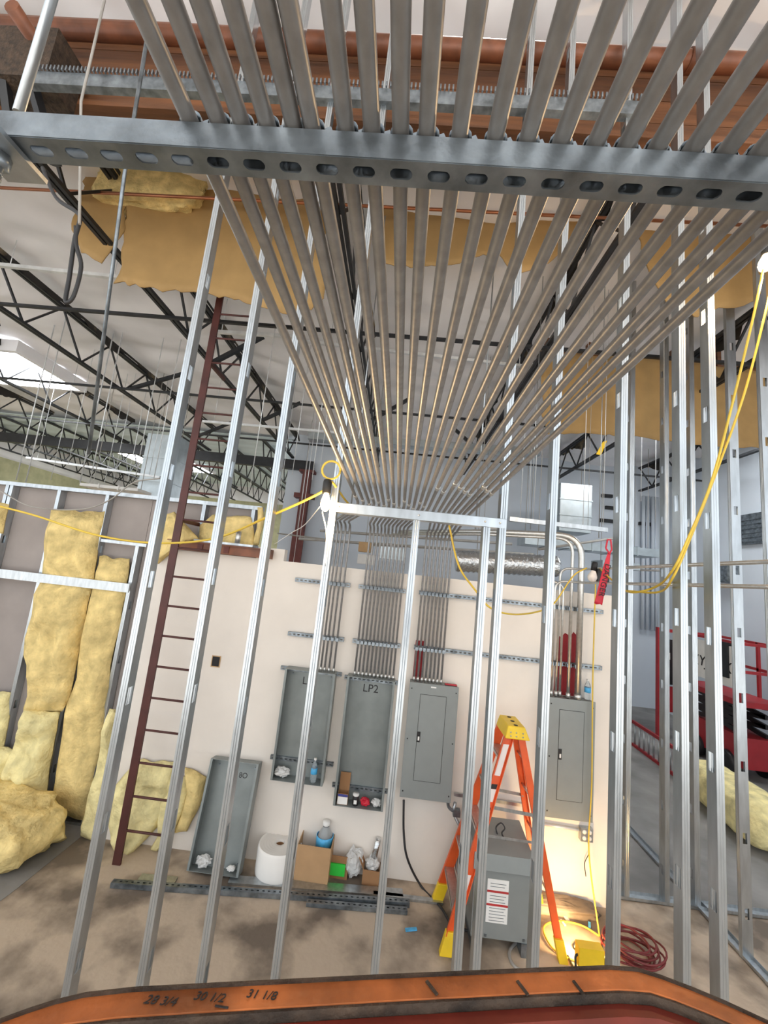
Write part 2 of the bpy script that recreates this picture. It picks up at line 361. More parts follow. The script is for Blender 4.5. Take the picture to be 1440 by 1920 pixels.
sheet('kraft_sheet', [(694, 345, 704, 497), (730, 345, 740, 499), (775, 345, 776, 501), (815, 350, 815, 503), (850, 350, 862, 494), (890, 352, 906, 480), (920, 355, 936, 482), (950, 358, 972, 514), (985, 360, 1012, 505), (1040, 365, 1060, 470), (1100, 370, 1110, 430)], 4.02, 'kraft', 'tan kraft paper strip behind the middle of the conduits', 'paper', .1, 3)
sheet('kraft_sheet', [(1195, 372, 1205, 480), (1235, 374, 1240, 560), (1270, 376, 1275, 598), (1300, 378, 1300, 592), (1346, 380, 1348, 580), (1440, 384, 1440, 562), (1560, 390, 1560, 545)], 4.05, 'kraft', 'tan paper sheet at upper right lit by the bulb', 'paper', .06, 4)
sheet('kraft_sheet', [(1010, 655, 1020, 812), (1090, 664, 1095, 814), (1150, 670, 1152, 815), (1230, 672, 1235, 822), (1300, 680, 1305, 832), (1380, 690, 1382, 838), (1470, 700, 1472, 842)], 6.1, 'kraft', 'tan paper faced wall band lower at right behind the studs', 'paper', .06, 5)
t = thing('timber_header', 'dark brown timber framing above the lower right paper band', 'beam', (4.2, 6.3, 6.4))
for k, (z0, z1) in enumerate([(6.5, 6.62), (6.78, 6.9)]): MB().box(2.0, 7.9, 6.25, 6.35, z0, z1).build('rail', 'wood_beam', t)
for k in range(9): MB().box(2.1 + .68 * k, 2.16 + .68 * k, 6.2, 6.32, 6.3, 7.1).build('cripple', 'wood_beam', t)
def fluff_piece(name, c, sx, sy, sz, label, M='fluff', seed=0, group=None, rot=0.0, tilt=0.0, amp=.22):
    R = Matrix.Rotation(rot, 3, 'Z') @ Matrix.Rotation(tilt, 3, 'X'); nu, nv = 34, 22; vs = []
    for j in range(nv + 1):
        for i in range(nu):
            a = 2 * math.pi * i / nu; e = -math.pi / 2 + math.pi * j / nv
            q = V((math.cos(a) * math.cos(e), math.sin(a) * math.cos(e), math.sin(e)))
            q = V([math.copysign(abs(w) ** .55, w) for w in q])
            d = 1 + amp * (nz(q, 1.6, seed) + .6 * nz(q, 4.5, seed + 1) + .35 * nz(q, 10, seed + 2))
            vs.append(R @ V((q.x * sx * d, q.y * sy * d, q.z * sz * d)) + V(c))
    zmin = min(p.z for p in vs)
    fs = [(j * nu + i, j * nu + (i + 1) % nu, (j + 1) * nu + (i + 1) % nu, (j + 1) * nu + i) for j in range(nv) for i in range(nu)]
    return tag(MB().add(vs, fs, True).build(name, M), label, 'insulation', group)
a = at(285, 355, Y=3.95); fluff_piece('insulation_clump', a, .62, .16, .26, 'yellow glass wool roll bunched at the top of the big paper sheet', 'fluff', 11)
# ------------------------------------------------------------ slotted strut channel
def slot_cell(p, w, sl, sw):
    ang = sorted([math.atan2(y, x) % (2 * math.pi) for x in (-p / 2, p / 2) for y in (-w / 2, w / 2)] + [k * math.pi / 12 + .001 for k in range(24)])
    out, inn = [], []
    for t in ang:
        c, s = math.cos(t), math.sin(t)
        r = min((p / 2) / abs(c) if abs(c) > 1e-6 else 9, (w / 2) / abs(s) if abs(s) > 1e-6 else 9); out.append((c * r, s * r))
        lo, hi = 0, r
        for _ in range(24):
            q = (lo + hi) / 2; x = max(abs(c * q) - (sl - sw) / 2, 0)
            lo, hi = (q, hi) if x * x + (s * q) ** 2 < sw * sw / 4 else (lo, q)
        inn.append((c * lo, s * lo))
    return out, inn
def strut_mb(o, A, B, C, L, w, h, pitch=.0476, sl=.0286, sw=.0143, lip=.008, a0=0.0):
    """channel: slotted back in the plane A,B at o; side walls rise along C"""
    o, A, B, C = V(o), V(A), V(B), V(C); m = MB(); n = int(L / pitch); out, inn = slot_cell(pitch, w, sl, sw); k = len(out)
    for i in range(n):
        c = o + A * ((i + .5) * pitch)
        m.add([c + A * a + B * b for a, b in out] + [c + A * a + B * b for a, b in inn], [(j, (j + 1) % k, k + (j + 1) % k, k + j) for j in range(k)])
    L = n * pitch
    for s in (-1, 1):
        q = [(s * w / 2, 0), (s * w / 2, h), (s * (w / 2 - lip), h), (s * (w / 2 - lip), h - lip * .8)]
        for (b0, c0), (b1, c1) in zip(q, q[1:]):
            m.add([o + B * b0 + C * c0, o + A * L + B * b0 + C * c0, o + A * L + B * b1 + C * c1, o + B * b1 + C * c1], [(0, 1, 2, 3)])
    return m
XA, YA, ZA = V((1, 0, 0)), V((0, 1, 0)), V((0, 0, 1))
# overhead trapeze strut close to the camera
t = thing('strut_channel', 'large slotted grey strut channel carrying the conduits close overhead', 'strut', (0, .445, 3.503))
strut_mb((-.78, .443, 3.503), XA, YA, ZA, 1.52, .034, .036).build('channel', 'strut_steel', t, solid=.0022)
a = at(3, 292, Y=.443)
MB().box(a.x - .03, a.x + .028, .405, .482, 3.492, 3.4985).build('square_washer', 'galvanized', t)
MB().lathe((a.x, .443, 3.474), [(0, 0), (.0115, 0), (.0115, .0175), (0, .0175)], 6).build('hex_nut', 'strut_steel', t)
r_ = MB().tube([(a.x, .443, 3.25), (a.x, .443, 3.492)], .0055, 10)
for k in range(28): r_.tube([(a.x, .443, 3.26 + k * .0075), (a.x, .443, 3.263 + k * .0075)], .0062, 10)
r_.build('threaded_rod', 'galvanized', t)
a0, a1 = at(34, 212, Y=.46), at(97, 0, Y=.46)
d_ = (a1 - a0); rod('hanger_rod', [a0, a0 + d_ * 6], .0065, 'galvanized', 'bright threaded hanger rod rising from the left strut end', 'rod', n=8)
# ------------------------------------------------------------ 23 overhead conduits
near = [(403, 330), (450, 331), (489, 335), (531, 337), (575, 341), (606, 344), (661, 346), (704, 349), (751, 353), (794, 356), (847, 360), (905, 363), (958, 366), (1012, 371), (1068, 374), (1118, 378), (1168, 382), (1225, 385), (1280, 388), (1333, 392), (1384, 396), (1429, 401), (1478, 406)]
farz = [215, 260, 305, 345, 385, 425, 465, 505, 545, 585, 622, 660, 700, 735, 775, 820, 865, 905, 945, 985, 1030, 1065, 1110]
drop = [(601.4, 1253), (608.5, 1254), (616.7, 1255), (625.5, 1256)] + [(665 + 7.2 * k, 1263 + .8 * k) for k in range(11)] + [(776 + 7.3 * k, 1275 + .7 * k) for k in range(8)]
CR = .0108; CZ0, CZ1 = 3.551, 3.515
BOX = ['the covered tub at left', 'the open tub marked LP2', 'the closed grey panel']
for i in range(23):
    p = at(*near[i], Z=CZ0); q = at(620 + .2361 * farz[i], 840 + .2361 * (425 + (farz[i] - 215) * .106), Z=CZ1)
    d = (q - p) / (q.y - p.y); s = p + d * (-1.6 - p.y); s.z = CZ0
    p.z = CZ0; e = V((q.x, 3.1, CZ1))
    gx = at(*drop[i], Y=4.52).x; g = 0 if i < 4 else 1 if i < 15 else 2
    zb = [1.915, 1.912, 1.926][g]
    path = fillet([s, p, e, (gx, 4.25, CZ1 - .005), (gx, 4.525, CZ1 - .005), (gx, 4.525, zb)], .17, 8)
    lab = ['the left tub', 'the LP2 tub', 'the closed panel'][g]
    pos = ORD[i] if i < 12 else ORD[22 - i]; side = 'left' if i < 12 else 'right'
    if i == 11: pos, side = 'middle one, twelfth', 'left'
    t = thing('conduit', 'overhead grey conduit, %s from the %s, dropping to %s' % (pos, side, lab), 'conduit', (gx, 4.525, zb), 'overhead conduit run')
    MB().tube(path, CR, 12).build('tube', 'conduit_steel', t)
    yc = 2.75 + .12 * (i % 3) if i < 14 else 2.15 + .07 * (i % 4)
    c0 = e.lerp(p, (3.1 - yc) / (3.1 - p.y)); c1 = e.lerp(p, (3.1 - yc - .055) / (3.1 - p.y))
    MB().tube([c0, c1], CR + .003, 12).build('coupling', 'conduit_bright', t)
    MB().tube([(gx, 4.525, zb), (gx, 4.525, zb + .045)], CR + .004, 12).build('connector', 'conduit_bright', t)
    # pipe strap on the overhead strut, and straps on the wall struts
    sx = p.x + .0005; st = MB(); ring = [(sx + (CR + .0035) * math.cos(w * math.pi / 8), .443, CZ0 + (CR + .0035) * math.sin(w * math.pi / 8)) for w in range(0, 9)]
    ring = [(sx + CR + .0035, .443, 3.53)] + ring + [(sx - CR - .0035, .443, 3.53)]
    st.grid(lambda u, v: V(ring[int(u * (len(ring) - 1) + .5)]) + V((0, -.011 + .022 * v, 0)), len(ring) - 1, 1, True, (0, .0001, .0012))
    st.beam((sx + CR + .004, .443, 3.553), (sx + CR + .0125, .443, 3.557), .016, .006, (0, 1, 0))
    st.build('strut_strap', 'strut_steel', t)
    for zw in (2.84, 2.255):
        MB().box(gx - CR - .004, gx + CR + .004, 4.498, 4.512, zw - .018, zw + .018).build('wall_strap', 'strut_steel', t)
# small support strut where the run meets the wall
t = thing('strut_channel', 'thin dark support strut under the far end of the conduit run', 'strut', (0, 3.32, 3.46))
strut_mb((-.43, 3.32, 3.466), XA, YA, ZA, 1.08, .04, .036).build('channel', 'strut_steel', t, solid=.002)
for x in (-.42, .62): MB().tube([(x, 3.32, 3.44), (x, 3.32, 6.3)], .006, 6).build('threaded_rod', 'galvanized', t)
# ------------------------------------------------------------ steel studs
def stud_mb(x0, side, y0, y1, z0, z1, fl=.035, knock0=.45, rib=True):
    """C stud: web on the +x side when side=1 (open towards -x), flange faces the camera"""
    m = MB(); xw = x0 + fl if side > 0 else x0; xo = x0 if side > 0 else x0 + fl; s = 1 if side > 0 else -1
    yc = (y0 + y1) / 2; z = z0; k = z0 + knock0; hw, hh = .019, .045
    def quad(ya, yb, za, zb): m.add([(xw, ya, za), (xw, yb, za), (xw, yb, zb), (xw, ya, zb)], [(0, 1, 2, 3)])
    while k < z1 - .3:
        quad(y0, y1, z, k - hh)
        quad(y0, yc - hw, k - hh, k + hh); quad(yc + hw, y1, k - hh, k + hh); z = k + hh; k += .61
    quad(y0, y1, z, z1)
    g = .0022
    for y, q in ((y0, 1), (y1, -1)):
        pr = [(xw, y), (xw - s * fl * .25, y), (xw - s * fl * .32, y + q * g), (xw - s * fl * .39, y), (xw - s * fl * .58, y), (xw - s * fl * .65, y + q * g), (xw - s * fl * .72, y), (xo, y), (xo, y + q * .009)]
        for (xa, ya), (xb, yb) in zip(pr, pr[1:]): m.add([(xa, ya, z0), (xb, yb, z0), (xb, yb, z1), (xa, ya, z1)], [(0, 1, 2, 3)])
    return m
TOPZ = 7.02
SG = 'steel studs of the front partition'
def stud(x, side, y, z1, label, fl=.035, dp=.064, z0=.0, k0=.45, group=SG, cat='stud'):
    return tag(stud_mb(x, side, y, y + dp, z0, z1, fl, k0).build('steel_stud', 'stud_steel', solid=.0012), label, cat, group)
PY = 2.2
stud(-1.368, 1, PY, TOPZ, 'tall galvanized stud nearest the left edge, passing the tan paper', k0=.40)
stud(-1.022, 1, PY, TOPZ, 'tall galvanized stud just right of the dark red steel ladder', k0=.45)
stud(-.742, 1, PY, TOPZ, 'tall galvanized stud third from the left, in front of the leaning tub', k0=.42)
stud(-.392, 1, PY, TOPZ, 'tall galvanized stud at the left end of the header by the lit bulb', k0=.40)
stud(.073, 1, PY, 3.31, 'short stud hanging down from the middle of the header', k0=.5)
stud(.455, -1, PY, 3.31, 'short stud under the right part of the header', k0=.47)
stud(.541, -1, PY, TOPZ, 'tall galvanized stud at the right end of the header', k0=.5)
stud(.808, -1, PY, TOPZ, 'tall galvanized stud in front of the right closed panel edge', .035, k0=.44)
stud(1.177, -1, PY, TOPZ, 'tall galvanized stud before the right end of the white wall', k0=.46)
stud(1.497, -1, PY, TOPZ, 'tall galvanized stud with bright flange, second right of the white wall', k0=.5)
stud(1.662, -1, PY, TOPZ, 'tall galvanized stud with brownish web before the red lift', .037, k0=.42)
# header box track and base track of the front partition
t = thing('header_track', 'horizontal galvanized header track across the doorway framing', 'track', (.07, 2.24, 3.31))
MB().box(-.355, .575, PY - .004, PY - .002, 3.312, 3.364).box(-.355, .575, PY + .064, PY + .066, 3.312, 3.364).box(-.355, .575, PY - .004, PY + .066, 3.3625, 3.3645).build('track', 'stud_steel', t)
MB().box(-.355, .575, PY - .002, PY + .064, 3.312, 3.314).build('web', 'stud_steel', t)
for x in (-.34, .10, .46, .54): MB().lathe((x, PY - .004, 3.338), [(0, .004), (.005, .003), (.006, 0)], 8, Matrix.Rotation(math.pi / 2, 3, 'X')).build('screw', 'conduit_bright', t)
for x0, x1, lab in ((-3.0, -.34, 'floor track under the left studs of the front partition'), (.5, 2.0, 'floor track under the right studs of the front partition')):
    tag(MB().box(x0, x1, PY - .003, PY - .001, 0, .03).box(x0, x1, PY + .065, PY + .067, 0, .03).box(x0, x1, PY - .003, PY + .067, 0, .002).build('floor_track', 'galvanized'), lab, 'track')
# right-hand framing: in line with the white wall, and a run coming towards the camera
SG2 = 'steel studs of the rear partition'
for k, (px, w, sd, top, lab) in enumerate([(1178, .05, -1, TOPZ, 'thin far stud just right of the white wall end'), (1250, .05, -1, TOPZ, 'thin far stud left of the red lift'), (1304, .055, -1, TOPZ, 'thin far stud with a golden glint low down')]):
    a = at(px, 1400, Y=4.75); stud(a.x - w / 2, sd, 4.74, top, lab, w, .092, 0, .3, SG2)
a, c = at(1160, 1697, Z=.01), at(1520, 1790, Z=.01)
tag(MB().box(2.42, 5.4, 4.735, 4.737, .006, .035).box(2.42, 5.4, 4.833, 4.835, .006, .035).box(2.42, 5.4, 4.735, 4.835, .006, .008).build('floor_track', 'galvanized'), 'floor track of the rear partition running right from the white wall', 'track')
for k, (px, py, lab) in enumerate([(1392, 1400, 'dimpled galvanized stud at right standing before the yellow roll'), (1436, 760, 'tall stud at the right picture edge below the bulb')]):
    X = 3.42; a = at(px, py, X=X); y = a.y
    m_ = MB(); 
    o = stud_mb(0, -1, -.046, .046, 0, TOPZ, .04, .36); R = Matrix.Rotation(math.pi / 2, 3, 'Z')
    o.v = [R @ p + V((X, y, 0)) for p in o.v]
    tag(o.build('steel_stud', 'stud_steel', solid=.0012), lab, 'stud', 'steel studs of the right side partition')
tag(MB().box(3.374, 3.376, 1.6, 6.3, .006, .035).box(3.466, 3.468, 1.6, 6.3, .006, .035).box(3.374, 3.468, 1.6, 6.3, .006, .009).build('floor_track', 'galvanized'), 'floor track at right running towards the camera', 'track')
# ------------------------------------------------------------ left framed wall, with its studs, boards and band as parts
LY = 4.75
lw = thing('framed_wall', 'unfinished framed wall at left with grey board backing behind studs', 'wall', (-5, LY, 0))
lw['kind'] = 'structure'; lw.name = 'wall_left'
for k in range(6):
    x1 = -3.06 - 1.22 * k; MB().box(x1 - 1.215, x1, LY + .10, LY + .115, 0, 3.60).build('board', 'drywall_grey', lw)
MB().box(-3.055, -2.70, LY + .10, LY + .115, 0, 3.02).build('board', 'drywall_grey', lw)
MB().box(-3.055, -1.68, LY + .10, LY + .115, 3.02, 3.60).build('board', 'drywall_grey', lw)
MB().box(-9.5, -1.66, LY - .01, LY + .10, 3.60, 3.645).build('top_track', 'galvanized', lw)
for px, py in [(23, 907), (113, 913), (203, 923), (385, 938), (477, 947)]:
    a = at(px, py, Y=LY); z0 = .0 if px < 300 else 3.10
    stud_mb(a.x - .02, 1, LY, LY + .095, z0, 3.6, .04, .5).build('wall_stud', 'stud_steel', lw, solid=.0015)
for x in (-4.86, -5.45, -6.04, -6.63): stud_mb(x, 1, LY, LY + .095, 0, 3.6, .04, .5).build('wall_stud', 'stud_steel', lw, solid=.0015)
stud_mb(-3.1, 1, LY, LY + .095, 0, 3.06, .04, .5).build('end_post', 'stud_steel', lw, solid=.0015)
a, c = at(190, 1013, Y=LY - .005), at(275, 1023, Y=LY - .005)
MB().beam(a, c, .02, .035).build('short_header', 'galvanized', lw)
a, c = at(-60, 1068, Y=LY - .075), at(242, 1103, Y=LY - .075)
MB().beam(a, c, .012, .10).build('metal_band', 'galvanized', lw)
MB().box(-9.5, -3.06, LY - .01, LY + .1, 0, .03).build('bottom_track', 'galvanized', lw)
def batt(cols, y, th, label, M='fluff', seed=0, group='glass wool batts', name='insulation_batt', nv=26, lean=0.0):
    """bulging batt between photo-pixel edge pairs (left x, left y, right x, right y), top to bottom, on the plane Y=y"""
    C = [(at(a, b_, Y=y), at(c, d, Y=y)) for a, b_, c, d in cols]; n = len(C) - 1
    def pt(u, v):
        k = min(int(v * n), n - 1); w = v * n - k
        L = C[k][0].lerp(C[k + 1][0], w); R = C[k][1].lerp(C[k + 1][1], w); return L.lerp(R, u)
    def fn(u, v):
        p = pt(u, v); e = min(1, 5 * min(u, 1 - u)) ** .5 * min(1, 8 * min(v, 1 - v)) ** .5
        f = nz(p, 2.2, seed) + .6 * nz(p, 5, seed + 3) + .4 * nz(p, 12, seed + 5)
        ex = .03 * nz((p.z * 4, seed, 0), 1, seed) * (1 if u in (0, 1) else .4)
        ez = .035 * nz((p.x * 9, seed, 3), 1, seed) * (1 if v in (0, 1) else .3)
        e *= 1 - .75 * math.exp(-((p.z - 2.53) / .09) ** 2) if group == 'glass wool batts' else 1
        return (p.x + ex, p.y - th * e * (.75 + .65 * f) + lean * v, p.z + ez)
    return tag(MB().grid(fn, 18, nv, True, (0, .012, 0)).build(name, M), label, 'insulation', group)
BY = LY - .002
batt([(95, 955, 196, 960), (80, 1060, 176, 1075), (60, 1160, 160, 1160), (45, 1200, 150, 1210), (58, 1300, 132, 1310), (40, 1340, 115, 1335)], BY, .15, 'large sagging yellow batt in the second bay of the left wall', seed=1)
batt([(188, 1043, 244, 1047), (172, 1110, 236, 1112), (160, 1170, 224, 1175), (143, 1270, 204, 1270), (122, 1340, 196, 1350), (108, 1440, 178, 1440), (96, 1520, 160, 1540)], BY, .10, 'long narrow yellow batt in the bay beside the end post', seed=2)
batt([(-60, 930, 14, 945), (-70, 990, 6, 1000)], BY, .12, 'small yellow batt cut by the left picture edge under the top track', seed=3)
batt([(-60, 1290, 22, 1300), (-60, 1400, 2, 1420)], BY, .14, 'yellow batt at the left picture edge, halfway down', 'fluff_pale', seed=4)
batt([(48, 1325, 112, 1340), (30, 1390, 100, 1400), (5, 1450, 92, 1450), (-20, 1530, 80, 1535)], BY - .05, .17, 'pale crumpled batt at the foot of the second bay', 'fluff_pale', seed=5)
batt([(-120, 1400, 40, 1405), (-130, 1470, 20, 1470), (-140, 1535, 20, 1540)], BY - .02, .16, 'pale yellow batt at the foot of the left wall near the picture edge', 'fluff_pale', seed=6)
batt([(398, 965, 470, 970), (372, 985, 474, 990), (374, 1026, 476, 1036)], 4.735, .08, 'yellow batt in the short bay above the red beam', seed=7)
batt([(484, 950, 494, 950), (482, 990, 492, 990), (474, 1020, 486, 1022)], 4.735, .05, 'narrow yellow strip of batt right of the short bay', seed=8)
batt([(310, 965, 325, 960), (305, 1000, 372, 1010), (300, 1040, 345, 1022), (296, 1058, 306, 1050)], 4.56, .1, 'torn yellow batt hanging behind the top of the steel ladder', seed=9)
batt([(205, 1330, 216, 1330), (180, 1440, 206, 1440), (162, 1510, 196, 1512), (150, 1570, 186, 1578)], 4.56, .12, 'narrow strip of batt behind the first stud at floor level', 'fluff_pale', seed=10)
c_ = [at(x, y, Z=0) for x, y in ((-60, 1735), (30, 1668), (168, 1556), (160, 1543), (-60, 1528))]; m_ = MB(); m_.hexa([V((p.x, p.y, .0005)) for p in c_], [V((p.x, p.y, .004)) for p in c_]); struct('floor_4', m_, 'floor_grey')
# loose piles
a = at(20, 1600, Z=0); fluff_piece('insulation_clump', (a.x - .25, a.y + .05, .2), .62, .32, .23, 'heap of yellow glass wool on the floor at the left edge', 'fluff', 21, 'loose glass wool heaps', -.25, .1)
batt([(255, 1425, 330, 1432), (212, 1480, 322, 1500), (205, 1540, 300, 1545), (226, 1600, 250, 1600)], 4.56, .15, 'crumpled batt leaning behind the steel ladder foot', 'fluff_pale', seed=12)
batt([(300, 1430, 362, 1462), (300, 1500, 350, 1510), (300, 1560, 326, 1560), (282, 1590, 300, 1592)], 4.58, .11, 'folded batt standing right of the steel ladder foot', 'fluff_pale', seed=13)
batt([(345, 1435, 385, 1460), (352, 1480, 378, 1490), (330, 1560, 352, 1562)], 4.56, .06, 'thin yellow batt scrap against the white wall', 'fluff', seed=14)
# red steel beam and galvanized ledge over the white wall
a, c = at(318, 1027, Y=4.55), at(500, 1050, Y=4.55)
t = thing('red_steel_beam', 'red primed steel beam set above the white wall at left', 'beam', ((a.x + c.x) / 2, 4.55, a.z))
MB().box(a.x, c.x + .05, 4.50, 4.62, 3.035, 3.13).build('web', 'pipe_brown', t)
MB().box(a.x, c.x + .05, 4.47, 4.64, 3.13, 3.14).build('flange', 'pipe_brown', t)
for x in (-2.2, -1.9): MB().box(x - .03, x + .03, 4.49, 4.50, 3.05, 3.12).build('clip', 'red_oxide', t)
tag(MB().box(-2.3, -1.62, 4.52, 4.72, 3.145, 3.17).build('ledge_track', 'galvanized'), 'galvanized ledge lying on the red steel beam', 'track')
a = at(443, 1030, Y=4.56); rod('pipe_stub', [(a.x, 4.56, 3.17), (a.x, 4.56, 3.31)], .03, 'conduit_bright', 'short shiny pipe stub standing on the galvanized ledge', 'pipe', n=12)
tag(MB().box(-1.58, -1.27, 4.60, 4.72, 3.03, 3.16).build('drywall_block', 'drywall'), 'beige block of board on top of the white wall beside the far column', 'board')
# ------------------------------------------------------------ fixed steel ladder
t = thing('steel_ladder', 'dark red fixed steel ladder rising from the floor to the roof at left', 'ladder', (-2.1, 4.3, 0))
MB().box(-2.415, -2.335, 4.28, 4.30, 0, 6.25).build('rail', 'ladder_oxide', t)
MB().box(-1.955, -1.935, 4.27, 4.31, 0, 6.25).build('rail', 'ladder_oxide', t)
for k in range(20):
    z = .302 + .3055 * k
    o = MB().tube([(-2.34, 4.29, .302), (-1.95, 4.29, .302)], .0115, 8).build('rung', 'ladder_oxide', t) if k == 0 else dup(o, (0, 0, .3055 * k), None, t)
    if k == 0: o_first = o
    else: o = o_first
for z in (3.35, 5.2): MB().box(-2.39, -2.36, 4.29, 4.6 if z < 3 else 4.72, z - .02, z + .02).build('standoff', 'ladder_oxide', t)
# ------------------------------------------------------------ wall struts
def wstrut(x0, x1, z, lab, grp='wall struts'):
    t = tag(strut_mb((x0, WY - .041, z), XA, ZA, YA, x1 - x0, .041, .036).build('wall_strut', 'strut_steel', solid=.0018), lab, 'strut', grp); return t
wstrut(-1.10, -.46, 2.84, 'upper strut on the white wall above the left box')
wstrut(-1.10, -.46, 2.255, 'lower strut on the white wall above the left box')
wstrut(-.385, .145, 2.84, 'upper strut behind the middle group of conduits')
wstrut(-.385, .145, 2.255, 'lower strut behind the middle group of conduits')
wstrut(.285, 2.29, 2.845, 'long upper strut running right along the white wall')
wstrut(.285, 2.29, 2.26, 'long lower strut running right along the white wall')
for (x0, x1, z, lab) in ((-1.13, -.44, 1.89, 'strut behind the top of the left open box'), (-.43, .19, 1.87, 'strut behind the top of the LP2 box'), (-1.11, -.42, .99, 'strut behind the foot of the left open box'), (-.43, .19, .80, 'strut behind the foot of the LP2 box')):
    tag(strut_mb((x0, WY - .03, z), XA, ZA, YA, x1 - x0, .038, .026).build('box_strut', 'strut_steel', solid=.0015), lab, 'strut', 'box mounting struts')
# ------------------------------------------------------------ electrical boxes
def tub(name, o, A, B, C, w, h, d, label, txt=None, M='tub_grey', tx=.5, ts=.1, cat='electrical box'):
    """open sheet-steel tub: o bottom left of the back, A along width, B up, C outwards"""
    o, A, B, C = V(o), V(A), V(B), V(C); t = thing(name, label, cat, o)
    def slab(a0, a1, b0, b1, c0, c1, nm):
        q = lambda a, b_, c: o + A * a + B * b_ + C * c
        MB().hexa([q(a0, b0, c0), q(a1, b0, c0), q(a1, b1, c0), q(a0, b1, c0)], [q(a0, b0, c1), q(a1, b0, c1), q(a1, b1, c1), q(a0, b1, c1)]).build(nm, M, t)
    e = .004
    slab(0, w, 0, h, 0, e, 'back_plate')
    slab(0, e, 0, h, e, d, 'side_plate'); slab(w - e, w, 0, h, e, d, 'side_plate')
    slab(e, w - e, 0, e, e, d, 'bottom_plate'); slab(e, w - e, h - e, h, e, d, 'top_plate')
    slab(e, .022, e, h - e, d - e, d, 'lip'); slab(w - .022, w - e, e, h - e, d - e, d, 'lip')
    for a in (.06, w - .06):
        for b_ in (.05, h - .07):
            c = o + A * a + B * b_ + C * e
            q = MB(); q.tube([c, c + C * .012], .008, 8); q.build('stud_bolt', 'strut_steel', t)
    if txt:
        R = Matrix((A, B, C)).transposed().to_euler()
        text('lettering', txt, o + A * w * tx + B * (h - .17) + C * (e + .001), ts, R, 'marker', t)
    return t
tub('panel_tub', (-1.05, 4.594, .83), XA, ZA, -YA, .535, 1.085, .145, 'open grey steel box marked L and 3 holding a bag and a bottle', 'LP3', 'box_grey' and 'tub_grey', .47, .11)
tub('panel_tub', (-.388, 4.594, .672), XA, ZA, -YA, .503, 1.24, .145, 'open grey steel box marked LP2 with small things along its foot', 'LP2', 'tub_grey', .5, .115)
def panel(x0, x1, z0, z1, label, lx):
    t = thing('panelboard', label, 'electrical panel', ((x0 + x1) / 2, 4.52, z0)); y = 4.45
    MB().box(x0 + .01, x1 - .01, y + .012, WY - .003, z0 + .008, z1 - .004).build('cabinet', 'box_grey', t)
    MB().box(x0, x1, y, y + .012, z0, z1).build('trim_cover', 'box_grey', t, bevel=.003)
    w = x1 - x0; d0, d1 = x0 + w * .24, x0 + w * .76
    f = MB(); e = .0025
    zz0, zz1 = z0 + .17, z1 - .11
    d = MB().box(d0, d1, y - .003, y, zz0, zz1).build('door', 'box_grey', t, bevel=.002)
    g = MB().box(d0 - .004, d1 + .004, y - .0008, y, zz0 - .004, zz1 + .004); g.build('door_gap', 'dark_hole', t)
    lz = (z0 + z1) / 2 + .03
    MB().box(lx - .016, lx + .016, y - .009, y - .003, lz - .05, lz + .05).build('latch', 'black', d, bevel=.008)
    MB().box(lx - .008, lx + .008, y - .012, y - .009, lz - .032, lz + .005).build('latch_slide', 'white_paper', d)
    for x in (x0 + .025, x1 - .025):
        for z in (z0 + .06, (z0 + z1) / 2, z1 - .06): MB().box(x - .006, x + .006, y - .003, y, z - .006, z + .006).build('screw', 'black', t)
    return t
t = panel(.268, .778, .828, 1.928, 'closed grey electrical panel left of the orange step ladder', .405)
MB().box(.49, .545, 4.447, 4.449, 1.893, 1.906).build('sticker', 'white_paper', t)
panel(1.70, 2.172, .816, 1.938, 'closed grey electrical panel at right behind the orange step ladder', 1.83)
tag(MB().box(.64, .765, 4.49, 4.54, 1.9295, 1.936).build('red_strip', 'tape_red'), 'flat red strip lying on top of the left closed panel', 'strip')
# paint on wall behind conduits
tag(MB().box(.30, .41, WY - .004, WY - .001, 1.93, 2.33).build('paint_patch', 'paint_red'), 'dark red paint patch behind the conduits of the left closed panel', 'paint')
m_ = MB(); m_.extr([(1.80, 1.94), (2.03, 1.94), (2.045, 2.62), (2.02, 2.57), (1.99, 2.6), (1.96, 2.55), (1.90, 2.58), (1.86, 2.53), (1.82, 2.55)], (0, WY - .004, 0), XA, ZA, YA * .003)
tag(m_.build('paint_patch', 'paint_red'), 'red painted patch behind the pipes of the right closed panel', 'paint')
tag(MB().box(.70, .78, WY - .032, WY - .002, 2.86, 2.885).build('red_strip', 'tape_red'), 'small red tag on the long upper strut', 'strip') if 0 else None
a = at(405, 1240, Y=WY)
t = thing('outlet_hole', 'small square outlet hole with black box in the white wall', 'outlet', a)
MB().box(a.x - .05, a.x + .05, WY - .006, WY - .001, a.z - .06, a.z + .06).build('ring', 'tan_fabric', t)
MB().box(a.x - .04, a.x + .04, WY - .008, WY - .006, a.z - .05, a.z + .05).build('opening', 'dark_hole', t)
# ------------------------------------------------------------ pipes of the right panel
def pipe(pts, r, label, rad=.12, M='conduit_bright', group='pipes of the right panel'):
    t = thing('pipe', label, 'pipe', pts[0], group)
    MB().tube(fillet(pts, rad, 8), r, 12).build('tube', M, t); p = V(pts[0])
    MB().tube([p, p + V((0, 0, .05))], r + .006, 12).build('connector', 'conduit_bright', t)
    for z in (2.845, 2.26): MB().box(p.x - r - .005, p.x + r + .005, p.y - .01, p.y + .01, z - .018, z + .018).build('strap', 'strut_steel', t)
    return t
def pz(px, z, y=4.52): a = at(px, 1300, Y=y); return V((a.x, y, z))
x1 = at(1033, 1300, Y=4.52).x; x2 = at(1042, 1300, Y=4.52).x; x3 = at(1050, 1300, Y=4.52).x; x4 = at(1065, 1300, Y=4.50).x; x5 = at(1083, 1300, Y=4.49).x
zt1 = at(1075, 1043, Y=4.4).z; zt2 = at(1080, 1020, Y=4.4).z
